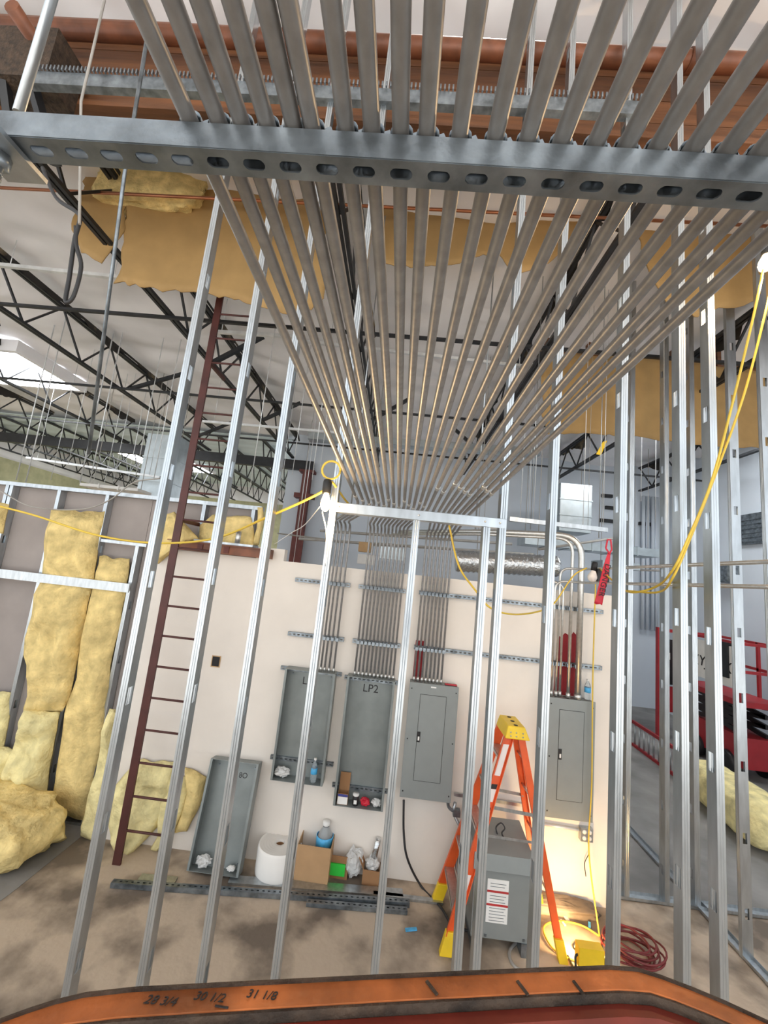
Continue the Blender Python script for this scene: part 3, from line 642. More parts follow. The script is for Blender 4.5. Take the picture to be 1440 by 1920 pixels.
pipe([(x1, 4.52, 1.94), (x1, 4.52, 3.13), (1.95, 4.40, 3.13), (1.95, .6, 3.155)], .0125, 'left thin pipe rising and turning towards the camera, lower of two')
pipe([(x2, 4.52, 1.94), (x2, 4.52, 3.27), (1.97, 4.40, 3.27), (1.97, .6, 3.285)], .0125, 'second thin pipe rising and turning towards the camera, upper of two')
pipe([(x3, 4.53, 1.94), (x3, 4.53, 3.08), (x3 - .12, 4.535, 3.12)], .0125, 'third thin pipe stopping short with a small bend')
pipe([(x4, 4.50, 1.94), (x4, 4.50, 3.60), (x4 - .9, 4.9, 3.6), (x4 - 2, 6, 3.6)], .017, 'medium pipe beside the thick one, bending over the trapeze', .17)
pipe([(x5, 4.49, 1.94), (x5, 4.49, 3.64), (x5 - .9, 4.9, 3.64), (x5 - 2, 6, 3.64)], .032, 'thickest pale pipe rising from the right panel', .25)
a, c = at(955, 973, Y=4.75), at(1138, 994, Y=4.75)
t = thing('trapeze_strut', 'galvanized trapeze strut on thin rods beside the bent thick pipe', 'strut', a)
MB().beam(a, c, .045, .05).build('channel', 'galvanized', t)
MB().tube([c + V((-.09, 0, -.1)), c + V((-.09, 0, 3.2))], .005, 6).build('threaded_rod', 'galvanized', t)
MB().tube([a + V((.25, 0, -.1)), a + V((.25, 0, 3.2))], .005, 6).build('threaded_rod', 'galvanized', t)
# ------------------------------------------------------------ things in and under the boxes
def bottle(c, h, r, label, tilt=0.0, cat='bottle', lab='bottle_blue', capM='white_paper', grp=None, lz=(.35, .6)):
    t = thing('water_bottle', label, cat, c, grp); R = Matrix.Rotation(tilt, 3, 'X')
    MB().lathe(c, [(0, 0), (r * .9, 0), (r, .04 * h), (r * .94, .3 * h), (r, .34 * h), (r, .62 * h), (r * .8, .75 * h), (r * .38, .88 * h), (r * .36, .93 * h)], 16, R).build('body', 'bottle_clear', t)
    MB().lathe(c, [(r * .97, lz[0] * h - .001), (r * 1.02, lz[0] * h), (r * 1.02, lz[1] * h), (r * .97, lz[1] * h + .001)], 16, R).build('wrap_label', lab, t)
    MB().lathe(c, [(r * .42, .92 * h), (r * .44, .93 * h), (r * .44, h), (0, h)], 12, R).build('cap', capM, t)
    return t
bottle((-.625, 4.51, .836), .225, .033, 'small clear water bottle standing in the left open box')
a = at(1104, 1308, Y=4.5); bottle((a.x, 4.53, 1.94), .2, .031, 'small water bottle standing on top of the right closed panel')
def bag(name, c, sx, sy, sz, label, seed, M='bag_clear', cat='bag', grp=None):
    nu, nv = 20, 12; vs = []
    for j in range(nv + 1):
        for i in range(nu):
            a, e = 2 * math.pi * i / nu, -math.pi / 2 + math.pi * j / nv
            q = V((math.cos(a) * math.cos(e), math.sin(a) * math.cos(e), math.sin(e))); d = 1 + .35 * nz(q, 2.2, seed) + .22 * nz(q, 6, seed)
            vs.append(V((c[0] + q.x * sx * d, c[1] + q.y * sy * d, c[2] + sz * (1 + q.z * d))))
    fs = [(j * nu + i, j * nu + (i + 1) % nu, (j + 1) * nu + (i + 1) % nu, (j + 1) * nu + i) for j in range(nv) for i in range(nu)]
    lo = min(p.z for p in vs) - c[2]
    return tag(MB().add([p - V((0, 0, lo)) for p in vs], fs, False).build(name, M), label, cat, grp)
bag('clear_bag', (-.955, 4.52, .838), .075, .05, .045, 'crumpled clear bag of fittings in the left open box', 3)
def carton(name, c, w, d, h, label, M='cardboard', flaps='', rot=0.0, cat='box', th=.006):
    c = V(c); R = Matrix.Rotation(rot, 4, 'Z'); T = Matrix.Translation(c) @ R; t = thing(name, label, cat, c)
    MB().box(-w / 2, w / 2, -d / 2, d / 2, 0, th, T).build('base', M, t)
    MB().box(-w / 2, w / 2, -d / 2, -d / 2 + th, th, h, T).build('front_wall', M, t)
    MB().box(-w / 2, w / 2, d / 2 - th, d / 2, th, h, T).build('back_wall', M, t)
    MB().box(-w / 2, -w / 2 + th, -d / 2 + th, d / 2 - th, th, h, T).build('side_wall', M, t)
    MB().box(w / 2 - th, w / 2, -d / 2 + th, d / 2 - th, th, h, T).build('side_wall', M, t)
    for f in flaps:
        if f == 'b': MB().hexa([T @ V(p) for p in ((-w / 2, d / 2 - th, h), (w / 2, d / 2 - th, h), (w / 2, d / 2, h), (-w / 2, d / 2, h))], [T @ V(p) for p in ((-w / 2, d / 2 + .01, h + .16), (w / 2, d / 2 + .01, h + .16), (w / 2, d / 2 + .016, h + .16), (-w / 2, d / 2 + .016, h + .16))]).build('flap', M, t)
        if f in 'lr':
            s = -1 if f == 'l' else 1
            MB().hexa([T @ V(p) for p in ((s * w / 2, -d / 2, h), (s * w / 2, d / 2, h), (s * (w / 2 - th), d / 2, h), (s * (w / 2 - th), -d / 2, h))], [T @ V(p) for p in ((s * (w / 2 + .05), -d / 2, h + .09), (s * (w / 2 + .05), d / 2, h + .09), (s * (w / 2 + .05 - th), d / 2, h + .092), (s * (w / 2 + .05 - th), -d / 2, h + .092))]).build('flap', M, t)
    return t
t = carton('small_carton', (-.30, 4.515, .678), .105, .085, .10, 'small blue and white carton in the foot of the LP2 box', 'cardboard_dark', 'b')
MB().box(-.35, -.25, 4.4705, 4.472, .682, .75).build('printed_label', 'white_paper', t)
MB().box(-.35, -.25, 4.4703, 4.472, .752, .774).build('blue_stripe', 'ink_blue', t)
t = thing('small_jar', 'small dark jar with white lid in the LP2 box', 'jar', (-.17, 4.50, .678))
MB().lathe((-.17, 4.50, .678), [(0, 0), (.028, 0), (.03, .01), (.03, .085), (.026, .09)], 14).build('body', 'black', t)
MB().lathe((-.17, 4.50, .766), [(.03, 0), (.032, .004), (.032, .018), (0, .02)], 14).build('lid', 'white_paper', t)
MB().box(-.185, -.155, 4.466, 4.47, .70, .735).build('sticker', 'white_paper', t)
bag('red_bag', (-.075, 4.51, .678), .05, .04, .035, 'clear bag of red wire nuts in the LP2 box', 8, 'tape_red')
bag('clear_bag', (.045, 4.51, .678), .05, .04, .035, 'clear bag at the right end of the LP2 box foot', 9)
# leaning tub
bl, br = at(347, 1642, Z=0), at(447, 1650, Z=0); tl = at(410, 1417, Y=4.585)
bl.y = br.y = (bl.y + br.y) / 2; A = XA; B = (V((bl.x, tl.y, tl.z)) - bl); hB = B.length; B.normalize(); C_ = A.cross(B)
o_ = bl - C_ * .0 + V((0, .12, .01)); B2 = V((bl.x, 4.585, tl.z)) - o_; hB = B2.length; B2.normalize(); C_ = A.cross(B2)
tub('leaning_tub', o_, XA, B2, C_, br.x - bl.x, hB, .13, 'empty galvanized box tub leaning on the white wall beside the foam roll', '8O', 'tub_grey', .66, .07)
bag('clear_bag', o_ + V((.12, -.05, .02)), .07, .05, .05, 'crumpled clear bag in the foot of the leaning tub', 13)
a = o_ + V((.40, -.05, .02)); bag('scrap_fitting', a, .04, .03, .022, 'pale fitting scraps in the right corner of the leaning tub', 14, 'white_paper', 'scrap')
# foam roll
a = at(512, 1650, Z=0); a.y += .12
t = thing('foam_roll', 'white foam wrap roll standing on end beside the leaning tub', 'roll', a)
pr = [(.04, .0), (.21, 0), (.214, .03), (.214, .24), (.205, .262)] + [(.20 - .013 * k, .262 - (.012 if k % 2 else 0)) for k in range(12)] + [(.042, .258), (.04, .05), (.04, 0)]
MB().lathe(a, pr, 32).build('wound_foam', 'foam_white', t)
MB().lathe(a + V((0, 0, .02)), [(.038, 0), (.0385, .22)], 16).build('core', 'cardboard_dark', t)
# cartons along the wall
a = at(581, 1662, Z=0); carton('open_carton', (a.x, a.y + .17, 0), .33, .30, .33, 'large open brown carton holding a big blue labelled jug', rot=-.02)
t = bottle((a.x + .07, a.y + .2, .01), .46, .085, 'large water jug with blue label standing in the open carton', .0, lz=(.5, .72))
a = at(632, 1652, Z=0); carton('open_carton', (a.x, a.y + .16, .0), .19, .26, .20, 'brown carton with a green label and raised back flap', 'cardboard_dark', 'b', -.03)
p = at(630, 1646, Z=.06); tag(MB().box(p.x - .075, p.x + .075, a.y + .012, a.y + .026, .035, .14).build('green_card', 'green'), 'bright green lettered card on the front of the small carton', 'card')
a = at(658, 1660, Z=0); bag('clear_bag', (a.x, a.y + .1, 0), .09, .08, .12, 'clear bag of fittings on the floor between two cartons', 17)
tag(MB().box(a.x - .02, a.x + .03, a.y + .26, a.y + .27, 0, .42, ).build('cardboard_strip', 'cardboard'), 'upright pale cardboard strip behind the clear bag', 'card')
a = at(694, 1664, Z=0); carton('open_carton', (a.x, a.y + .1, 0), .165, .16, .13, 'narrow brown carton with spread flaps full of clear plastic', 'cardboard_dark', 'blr', -.05)
MBk = MB().box(a.x - .08, a.x + .08, a.y + .19, a.y + .20, .1, .40); tag(MBk.build('packing_sheet', 'cardboard_dark'), 'tall brown cardboard back behind the narrow carton', 'card')
bag('clear_bag', (a.x, a.y + .1, .06), .065, .06, .07, 'crumpled clear plastic sitting in the narrow carton', 19)
p = V((a.x + .01, a.y + .1, .2)); rod('clear_tube', [p, p + V((.03, .02, .17))], .03, 'foil', 'shiny short tube standing in the narrow carton', 'tube', n=12)
# struts lying on the floor
def floor_strut(p0, p1, w, h, lab, up=True, z=.004):
    a, c = at(*p0, Z=.03), at(*p1, Z=.03); a.z = c.z = z + (h if up else 0); d = (c - a); L = d.length; d.normalize(); n = ZA.cross(d)
    return tag(strut_mb(a, d, n, -ZA if up else ZA, L, w, h, .0508, .024, .013).build('strut_channel', 'strut_steel', solid=.002), lab, 'strut', 'struts lying on the floor')
floor_strut((210, 1655), (775, 1693), .05, .041, 'long slotted strut lying on the floor in front of the cartons')
floor_strut((575, 1690), (770, 1706), .05, .03, 'shorter strut lying on the floor in front of the long one')
for p0, p1, w, lab in (((430, 1650), (755, 1676), .10, 'flat galvanized track lying behind the long floor strut'), ((700, 1676), (830, 1692), .05, 'dark strut end sticking out right of the long floor strut'), ((262, 1646), (330, 1652), .08, 'grey scrap of track by the left end of the long floor strut')):
    a, c = at(*p0, Z=.01), at(*p1, Z=.01); a.z = c.z = .012
    tag(MB().beam(a, c, w, .02).build('metal_track', 'galvanized'), lab, 'track')
# ------------------------------------------------------------ step ladder
t = thing('step_ladder', 'orange fibreglass step ladder with yellow cap and feet straddling the grey transformer', 'ladder', (1.2, 4.15, 0))
TA, TB, TC, TD = V((1.20, 4.26, 1.71)), V((1.20, 4.03, 1.71)), V((1.30, 4.03, 1.68)), V((1.30, 4.25, 1.68))
FA, FB, FC, FD = V((.705, 4.40, 0)), V((.715, 3.845, 0)), V((1.70, 3.93, 0)), V((1.70, 4.47, 0))
def channel(a, c, w, d, up, nm):              # rail: a web with two flanges, w deep, d thick
    m = MB(); ax = (c - a).normalized(); s = V(up); s = (s - ax * s.dot(ax)).normalized(); n = ax.cross(s)
    m.beam(a, c, .006, w, s)
    for q in (-1, 1): m.beam(a + s * q * (w / 2 - .003) + n * d / 2, c + s * q * (w / 2 - .003) + n * d / 2, d, .006, s)
    return m.build(nm, 'orange', t)
def cut(a, b, z): return a.lerp(b, (z - a.z) / (b.z - a.z))
railA = channel(cut(FA, TA, .12), TA, .085, .03, XA, 'front_rail'); railB = channel(cut(FB, TB, .12), TB, .085, -.03, XA, 'front_rail')
channel(cut(FC, TC, .12), TC, .06, .025, XA, 'rear_rail'); channel(cut(FD, TD, .12), TD, .06, -.025, XA, 'rear_rail')
for k, (f, T_) in enumerate(((FA, TA), (FB, TB), (FC, TC), (FD, TD))):
    w = .05 if k < 2 else .038; p = cut(f, T_, .16)
    MB().hexa([f + V((-w, -.03, 0)), f + V((w, -.03, 0)), f + V((w, .03, 0)), f + V((-w, .03, 0))], [p + V((-w, -.022, 0)), p + V((w, -.022, 0)), p + V((w, .022, 0)), p + V((-w, .022, 0))]).build('foot', 'yellow', t, bevel=.004)
for k in range(1, 6):
    z = .295 * k + .02; a, c = cut(FA, TA, z), cut(FB, TB, z)
    m = MB().box(a.x - .045, a.x + .045, c.y + .004, a.y - .004, z - .004, z).box(a.x - .045, a.x - .042, c.y + .004, a.y - .004, z - .03, z).box(a.x + .042, a.x + .045, c.y + .004, a.y - .004, z - .03, z)
    for g in range(6): m.box(a.x - .038 + g * .015, a.x - .034 + g * .015, c.y + .01, a.y - .01, z, z + .0025)
    st_ = m.build('step', 'conduit_bright', t)
    for p, s in ((a, -1), (c, 1)): MB().box(p.x - .035, p.x + .035, p.y + s * .002, p.y + s * .022, z - .03, z - .005).build('step_bracket', 'galvanized', st_)
for z in (.42, .8, 1.15, 1.45):
    a, c = cut(FC, TC, z), cut(FD, TD, z); MB().tube([a, c], .010, 8).build('rear_brace', 'conduit_bright', t)
for (f0, t0, f1, t1) in ((FB, TB, FC, TC), (FA, TA, FD, TD)):
    a, c = cut(f0, t0, 1.08), cut(f1, t1, 1.04); MB().beam(a, c, .004, .028).build('spreader', 'galvanized', t)
    a, c = cut(f0, t0, .86), cut(f1, t1, .83); MB().beam(a, c, .004, .02).build('spreader', 'galvanized', t) if f0 is FB else None
cp = MB(); cp.hexa([V((1.14, 3.965, 1.655)), V((1.365, 3.965, 1.655)), V((1.365, 4.31, 1.655)), V((1.14, 4.31, 1.655))], [V((1.165, 3.985, 1.76)), V((1.32, 3.985, 1.76)), V((1.32, 4.29, 1.76)), V((1.165, 4.29, 1.76))])
cap = cp.build('top_cap', 'yellow', t, bevel=.008)
for y in (4.02, 4.13, 4.24): MB().lathe((1.245, y, 1.7585), [(.02, 0), (.02, .003), (0, .003)], 12).build('tool_hole', 'dark_hole', cap)
for x in (1.19, 1.24, 1.30):
    for z in (1.68, 1.71): MB().lathe((x, 3.964 + (z - 1.655) * .2, z), [(0, .004), (.006, .003), (.007, 0)], 8, Matrix.Rotation(math.pi / 2, 3, 'X')).build('rivet', 'galvanized', cap)
lb_R = Matrix.Rotation(math.pi / 2, 3, 'X')
def rail_label(z0, z1, M, nm, strip=None):
    a, c = cut(FB, TB, z0), cut(FB, TB, z1); n = V((0, -.0045, 0)); w = .026
    MB().hexa([a + n + V((-w, 0, 0)), a + n + V((w, 0, 0)), a + V((w, 0, 0)), a + V((-w, 0, 0))], [c + n + V((-w, 0, 0)), c + n + V((w, 0, 0)), c + V((w, 0, 0)), c + V((-w, 0, 0))]).build(nm, M, t)
rail_label(1.33, 1.59, 'white_paper', 'white_label'); rail_label(1.12, 1.22, 'white_paper', 'warning_label'); rail_label(1.222, 1.26, 'black', 'label_heading')
rail_label(.86, 1.05, 'label_green', 'green_label'); rail_label(1.052, 1.075, 'black', 'label_heading'); rail_label(.42, .56, 'white_paper', 'blue_label')
# ------------------------------------------------------------ transformer
t = thing('transformer', 'grey floor standing transformer with hooded top under the step ladder', 'transformer', (1.16, 4.13, 0))
X0, X1, Y0, Y1 = .93, 1.42, 3.92, 4.36
MB().box(X0, X1, Y0, Y1, .10, .62).build('case', 'box_grey', t)
MB().hexa([V((X0 - .015, Y0 - .03, .62)), V((X1 + .015, Y0 - .03, .62)), V((X1 + .015, Y1, .62)), V((X0 - .015, Y1, .62))], [V((X0 - .01, Y0 - .005, .735)), V((X1 + .01, Y0 - .005, .735)), V((X1 + .01, Y1, .80)), V((X0 - .01, Y1, .80))]).build('hood', 'box_grey', t)
for x in (X0 + .04, X1 - .04): MB().box(x - .03, x + .03, Y0 - .01, Y1, .0, .10).build('foot_rail', 'strut_steel', t)
d_ = MB().box(1.045, 1.225, Y0 - .003, Y0, .22, .545).build('data_sheet', 'white_paper', t)
for z in (.345, .445): MB().box(1.045, 1.225, Y0 - .0045, Y0 - .003, z, z + .016).build('red_rule', 'label_red', d_)
for k in range(13):
    z = .235 + k * .023
    if abs(z - .353) > .014 and abs(z - .453) > .014: MB().box(1.07, 1.19 + .03 * rnd.random(), Y0 - .004, Y0 - .003, z, z + .004).build('print_line', 'strut_steel', d_)
for x in (X0 + .12, X1 - .05): MB().box(x - .01, x + .01, Y0 - .006, Y0, .112, .13).build('bolt', 'strut_steel', t)
a = V((1.19, 4.15, .765)); rod('cable_loop', curve([a + V(p) for p in ((-.02, 0, 0), (-.03, .02, .05), (.02, .04, .08), (.05, .02, .05), (.02, 0, .02), (.03, -.03, .0), (.04, -.06, -.005))], 5), .006, 'cord_black', 'short black cable loop sticking out of the transformer top', 'cable')
tag(MB().tube(fillet([at(848, 1500, Y=4.5) + V((.03, 0, -.02)), at(850, 1525, Y=4.5), at(868, 1560, Y=4.45), (.86, 4.42, .3), (.93, 4.38, .2)], .06), .017, 10).build('flexible_conduit', 'galvanized'), 'grey flexible metal conduit dropping from the left closed panel', 'conduit')
a = at(850, 1510, Y=4.5); t = thing('conduit_elbow', 'dark grey elbow fitting under the left closed panel', 'fitting', a)
MB().tube(fillet([a + V((-.06, 0, .07)), a + V((-.05, 0, -.03)), a + V((.03, 0, -.06))], .05), .016, 10).build('elbow', 'strut_steel', t)
MB().box(a.x - .0, a.x + .07, 4.47, 4.53, a.z - .09, a.z - .03).build('fitting_body', 'strut_steel', t)
# black cable from the left panel down to the floor
cb = [at(757, 1500, Y=4.53), at(757, 1560, Y=4.53), at(764, 1610, Y=4.5)]
cb += [at(790, 1662, Z=.012), at(826, 1700, Z=.012), at(850, 1735, Z=.012), at(890, 1748, Z=.012)]
rod('black_cable', curve(cb, 8), .011, 'cord_black', 'thick black cable curving from the left panel to the floor', 'cable', n=8)
# outlet box low on the right
a = at(1096, 1560, Y=WY); t = thing('junction_box', 'open metal four-outlet box at the foot of the right panel', 'outlet', a)
MB().box(a.x - .06, a.x + .06, WY - .055, WY - .002, a.z - .06, a.z + .06).build('box', 'galvanized', t)
for sx in (-1, 1):
    for sz in (-1, 1): MB().lathe((a.x + sx * .026, WY - .055, a.z + sz * .028), [(0, .003), (.02, .003), (.02, 0)], 14, Matrix.Rotation(math.pi / 2, 3, 'X')).build('outlet_face', 'white_paper', t)
w0 = V((a.x + .02, WY - .03, a.z - .06))
rod('loose_wire', curve([w0, w0 + V((.01, -.01, -.1)), w0 + V((-.03, -.01, -.2)), w0 + V((-.01, 0, -.32))], 6), .004, 'cord_black', 'loose dark wires hanging under the four-outlet box', 'wire')
b0, b1 = at(1018, 1545, Y=WY - .02), at(1085, 1556, Y=WY - .02)
rod('wall_raceway', [b0, b1], .014, 'wire_pale', 'thin pale conduit along the wall under the right closed panel', 'conduit', n=8)
tag(MB().beam(at(505, 1, Y=1) * 0 + V((.83, WY - .03, .86)), V((1.55, WY - .03, .84)), .02, .03).build('wall_strut', 'galvanized'), 'galvanized strut low on the wall behind the step ladder', 'strut')
# ------------------------------------------------------------ temporary lights
def bulb(c, label, lit, power=0, aim=(0, 0, -1), size=.032):
    c = V(c); t = thing('temporary_bulb', label, 'lamp', c); R = V((0, 0, -1)).rotation_difference(V(aim)).to_matrix()
    MB().lathe(c, [(size * .4, .03), (size * .45, .0), (size * .95, -.045), (size, -.062), (size * .8, -.085), (size * .4, -.097), (0, -.1)], 16, R).build('glass_bulb', 'bulb_glow' if lit else 'bulb_off', t)
    MB().lathe(c, [(.0, .075), (.02, .075), (.024, .06), (.024, .0), (.014, -.002)], 12, R).build('socket', 'black', t)
    if lit:
        l = bpy.data.lights.new('bulb_light', 'POINT'); l.energy = power; l.color = (1, .66, .34); l.shadow_soft_size = .05
        o = bpy.data.objects.new('bulb_light', l); COL.objects.link(o); o.parent = t; o.location = R @ V((0, 0, -.16))
    return t
pB = at(612, 925, Y=2.12); bulb(pB, 'lit bulb beside the left end of the header', True, 14, (.05, -.1, -1), .026)
pR = at(1437, 478, Y=2.05); bulb(pR, 'bright lit bulb at the right edge near the ceiling conduits', True, 55, (-.1, 0, -1), .034)
pO = at(1113, 1070, Y=3.6); bulb(pO, 'unlit white bulb hanging by the red danger tape', False, 0, (-.15, 0, -1), .04)
MB().box(pO.x + .02, pO.x + .12, 3.57, 3.63, pO.z - .09, pO.z + .02).build('guard_housing', 'black', bpy.data.objects['temporary_bulb.002'])
def cord(pts, label, r=.0055, M='cord_yellow', n=8, grp=None): return rod('cord', curve(pts, n), r, M, label, 'cord', grp)
cord([at(-40, 940, Y=2.6), at(60, 965, Y=2.6), at(180, 1003, Y=2.6), at(290, 1018, Y=2.6), at(400, 1010, Y=2.5), at(500, 970, Y=2.3), at(600, 924, Y=2.15), pB + V((.0, .0, .07))], 'yellow cord sagging across the left half up to the lit bulb', .007)
cord([pB + V((.02, .02, .07)), at(660, 950, Y=2.5), at(700, 962, Y=2.9), at(790, 960, Y=3.6)], 'pale yellow cord passing behind the header to the right', .006)
cord([at(842, 985, Y=2.6), at(860, 1060, Y=2.6), at(890, 1105, Y=2.6), at(920, 1140, Y=2.6), at(965, 1152, Y=2.7), at(1015, 1145, Y=3.0), at(1040, 1130, Y=3.3), at(1075, 1080, Y=3.5), at(1100, 1065, Y=3.58)], 'yellow cord drooping from the header to the unlit bulb', .006)
cord([at(1125, 1066, Y=3.6), at(1150, 1090, Y=3.2), at(1180, 1110, Y=2.6), at(1230, 1100, Y=2.4), at(1262, 1068, Y=2.15), at(1290, 1010, Y=2.12), at(1335, 900, Y=2.08), at(1380, 730, Y=2.06), at(1420, 560, Y=2.05), pR + V((.01, 0, .07))], 'yellow cord climbing at right from the wall end to the bright bulb', .0065)
cord([at(1175, 1108, Y=2.65), at(1235, 1110, Y=2.42), at(1262, 1082, Y=2.17), at(1296, 1005, Y=2.14), at(1345, 880, Y=2.1), at(1395, 740, Y=2.08), at(1432, 600, Y=2.07), at(1460, 480, Y=2.06)], 'second yellow cord running beside the climbing one at right', .006)
zc = at(1117, 1086, Y=4.38)
cord([zc, V((zc.x + .005, 4.40, 2.2)), V((zc.x + .02, 4.4, 1.2)), V((zc.x - .0, 4.38, .6)), at(1124, 1755, Z=.02)], 'yellow cord hanging straight down before the right closed panel', .007)
cord([at(1124, 1755, Z=.012), at(1090, 1735, Z=.012), at(1050, 1727, Z=.012), at(1022, 1735, Z=.012), at(1022, 1755, Z=.012), at(1045, 1785, Z=.012), at(1100, 1805, Z=.012), at(1180, 1790, Z=.012)], 'bright yellow cord looped on the floor by the ladder foot', .008)
cord([at(1000, 1766, Z=.01), at(972, 1766, Z=.01), at(955, 1785, Z=.01), at(965, 1812, Z=.01), at(1000, 1830, Z=.01)], 'pale hose loop on the floor in front of the transformer', .013, 'cord_grey')
cord([pB + V((-.01, 0, -.1)), at(612, 1000, Y=2.14), at(610, 1062, Y=2.14)], 'white string hanging straight down from the lit bulb', .003, 'wire_pale')
cord([at(600, 950, Y=2.3), at(570, 985, Y=2.9), at(545, 1000, Y=3.6), at(515, 1020, Y=4.6)], 'thin pink string slanting left from the lit bulb', .003, 'foam_white')
ring = [pB + V((.01 + .05 * math.cos(k * math.pi / 8), 0, .13 + .05 * math.sin(k * math.pi / 8))) for k in range(17)]
rod('cord_coil', ring, .006, 'cord_yellow', 'small ring of yellow cord hung above the lit bulb', 'cord')
cord([at(0, 920, Y=4.6), at(60, 950, Y=4.6), at(150, 955, Y=4.6), at(205, 938, Y=4.65), at(250, 905, Y=4.68), at(300, 897, Y=4.7)], 'thin dark cable drooping across the top of the left framed wall', .008, 'cord_grey')
# maroon coil on the floor at the right end
t = thing('cable_coil', 'heap of dark maroon cable coiled on the floor at the wall end', 'cable', at(1190, 1790, Z=0))
c0 = at(1185, 1795, Z=0)
for k in range(9):
    q = []; ra = .17 + .05 * rnd.random(); e = rnd.random() * 6
    for j in range(25):
        w = 2 * math.pi * j / 24; q.append(c0 + V((ra * math.cos(w) + .05 * math.sin(e), .75 * ra * math.sin(w) + .05 * math.cos(e), .012 + .014 * k + .012 * math.sin(2 * w + e))))
    MB().tube(q, .008, 6, False).build('cable_turn', 'cable_red', t)
cord([at(1100, 1800, Z=.01), at(1075, 1775, Z=.01), at(1092, 1765, Z=.01), at(1130, 1790, Z=.01)], 'short dark cable end looping on the lit floor', .006, 'cord_black')
# red danger tape
t = thing('danger_tape', 'red danger tape tied on the thin pipes and hanging down', 'tape', at(1138, 1030, Y=3.4))
T0, T1 = at(1143, 1035, Y=3.4), at(1122, 1133, Y=3.4); ax = (T1 - T0); Lt = ax.length; ax.normalize(); sd = V((-ax.z, 0, ax.x)) * -1
if sd.x < 0: sd = -sd
def tape_fn(u, v):
    w = .012 + .02 * min(1, v * 1.6); p = T0 + ax * Lt * v + sd * (u - .5) * 2 * w
    return (p.x, 3.4 + .006 * math.sin(v * 7 + u * 2), p.z + (.006 * math.sin(u * 19) if v == 1 else 0))
MB().grid(tape_fn, 4, 20, True, (0, .001, 0)).build('ribbon', 'tape_red', t)
lp = [at(1143, 1038, Y=3.4), at(1136, 1028, Y=3.38), at(1139, 1012, Y=3.36), at(1145, 1012, Y=3.4), at(1147, 1030, Y=3.42), at(1143, 1038, Y=3.4)]
q = MB()
for a, c in zip(lp, lp[1:]): q.beam(a, c, .012, .004, (0, 1, 0))
q.build('knot_loop', 'tape_red', t)
Rt = Matrix((ax, sd * 1, ax.cross(sd))).transposed()
if (Rt @ V((0, 0, 1))).y > 0: Rt = Matrix((ax, -sd, ax.cross(-sd))).transposed(); side_ = -sd
else: side_ = sd
text('lettering', 'DANGER', T0 + ax * .10 - side_ * .017 + V((0, -.0085, 0)), .068, Rt.to_euler(), 'marker', t, 'LEFT')
# work light lying on the floor, just beyond the lift rail
wl = at(1098, 1812, Z=.0); t = thing('work_light', 'yellow halogen work light on the floor behind the lift rail', 'lamp', wl)
MB().box(wl.x - .10, wl.x + .10, wl.y - .10, wl.y - .02, .06, .20).build('housing', 'yellow', t)
MB().box(wl.x - .085, wl.x + .085, wl.y - .02, wl.y - .016, .075, .185).build('glass', 'bulb_glow', t)
MB().tube(fillet([wl + V((-.12, .06, .012)), wl + V((-.12, -.1, .012)), wl + V((-.12, -.07, .13)), wl + V((.12, -.07, .13)), wl + V((.12, -.1, .012)), wl + V((.12, .06, .012))], .03), .009, 8).build('stand', 'black', t)
l = bpy.data.lights.new('work_light_beam', 'AREA'); l.energy = 13; l.color = (1, .62, .26); l.shape = 'RECTANGLE'; l.size = .16; l.size_y = .1
o = bpy.data.objects.new('work_light_beam', l); COL.objects.link(o); o.parent = t; o.location = (0, -.008, .13); o.rotation_euler = (math.radians(78), 0, math.radians(8)); o.rotation_euler = V((0, 0, -1)).rotation_difference(V((-.12, 1, .12))).to_euler()
# floor litter
for k, (px, py, s) in enumerate([(1100, 1640, .05), (1065, 1728, .06), (1060, 1737, .03), (1105, 1742, .035), (1018, 1712, .04), (1035, 1690, .04), (760, 1745, .05), (950, 1735, .03), (1072, 1660, .05), (1120, 1650, .04)]):
    a = at(px, py, Z=0); w = rnd.random() * 3
    tag(MB().beam(a + V((0, 0, .006)), a + V((math.cos(w) * s * 2, math.sin(w) * s * 2, .012)), s * .6, .008).build('scrap', 'white_paper' if k % 3 else 'bottle_blue'), ['blue scrap on the floor at the foot of the white wall', 'larger pale scrap on the lit floor in the cord loop', 'tiny pale scrap inside the cord loop', 'blue scrap beside the hanging yellow cord', 'pale scrap right of the transformer foot', 'pale scrap behind the right ladder leg', 'blue scrap alone on the floor left of the step ladder', 'pale scrap just left of the transformer', 'pale scrap against the white wall near its right end', 'blue scrap nearest the right end of the white wall'][k], 'litter', 'floor litter')
for k, (x0, y0, w, h) in enumerate([(1005, 1660, .5, .12), (1065, 1655, .3, .1)]):
    pass
t = MB(); a = at(1030, 1690, Z=0)
tag(fluff_piece('rubble', (a.x, 4.50, .02), .42, .10, .06, 'low ridge of dirt and rubble along the foot of the white wall', 'floor_tan', 31), cat='rubble')
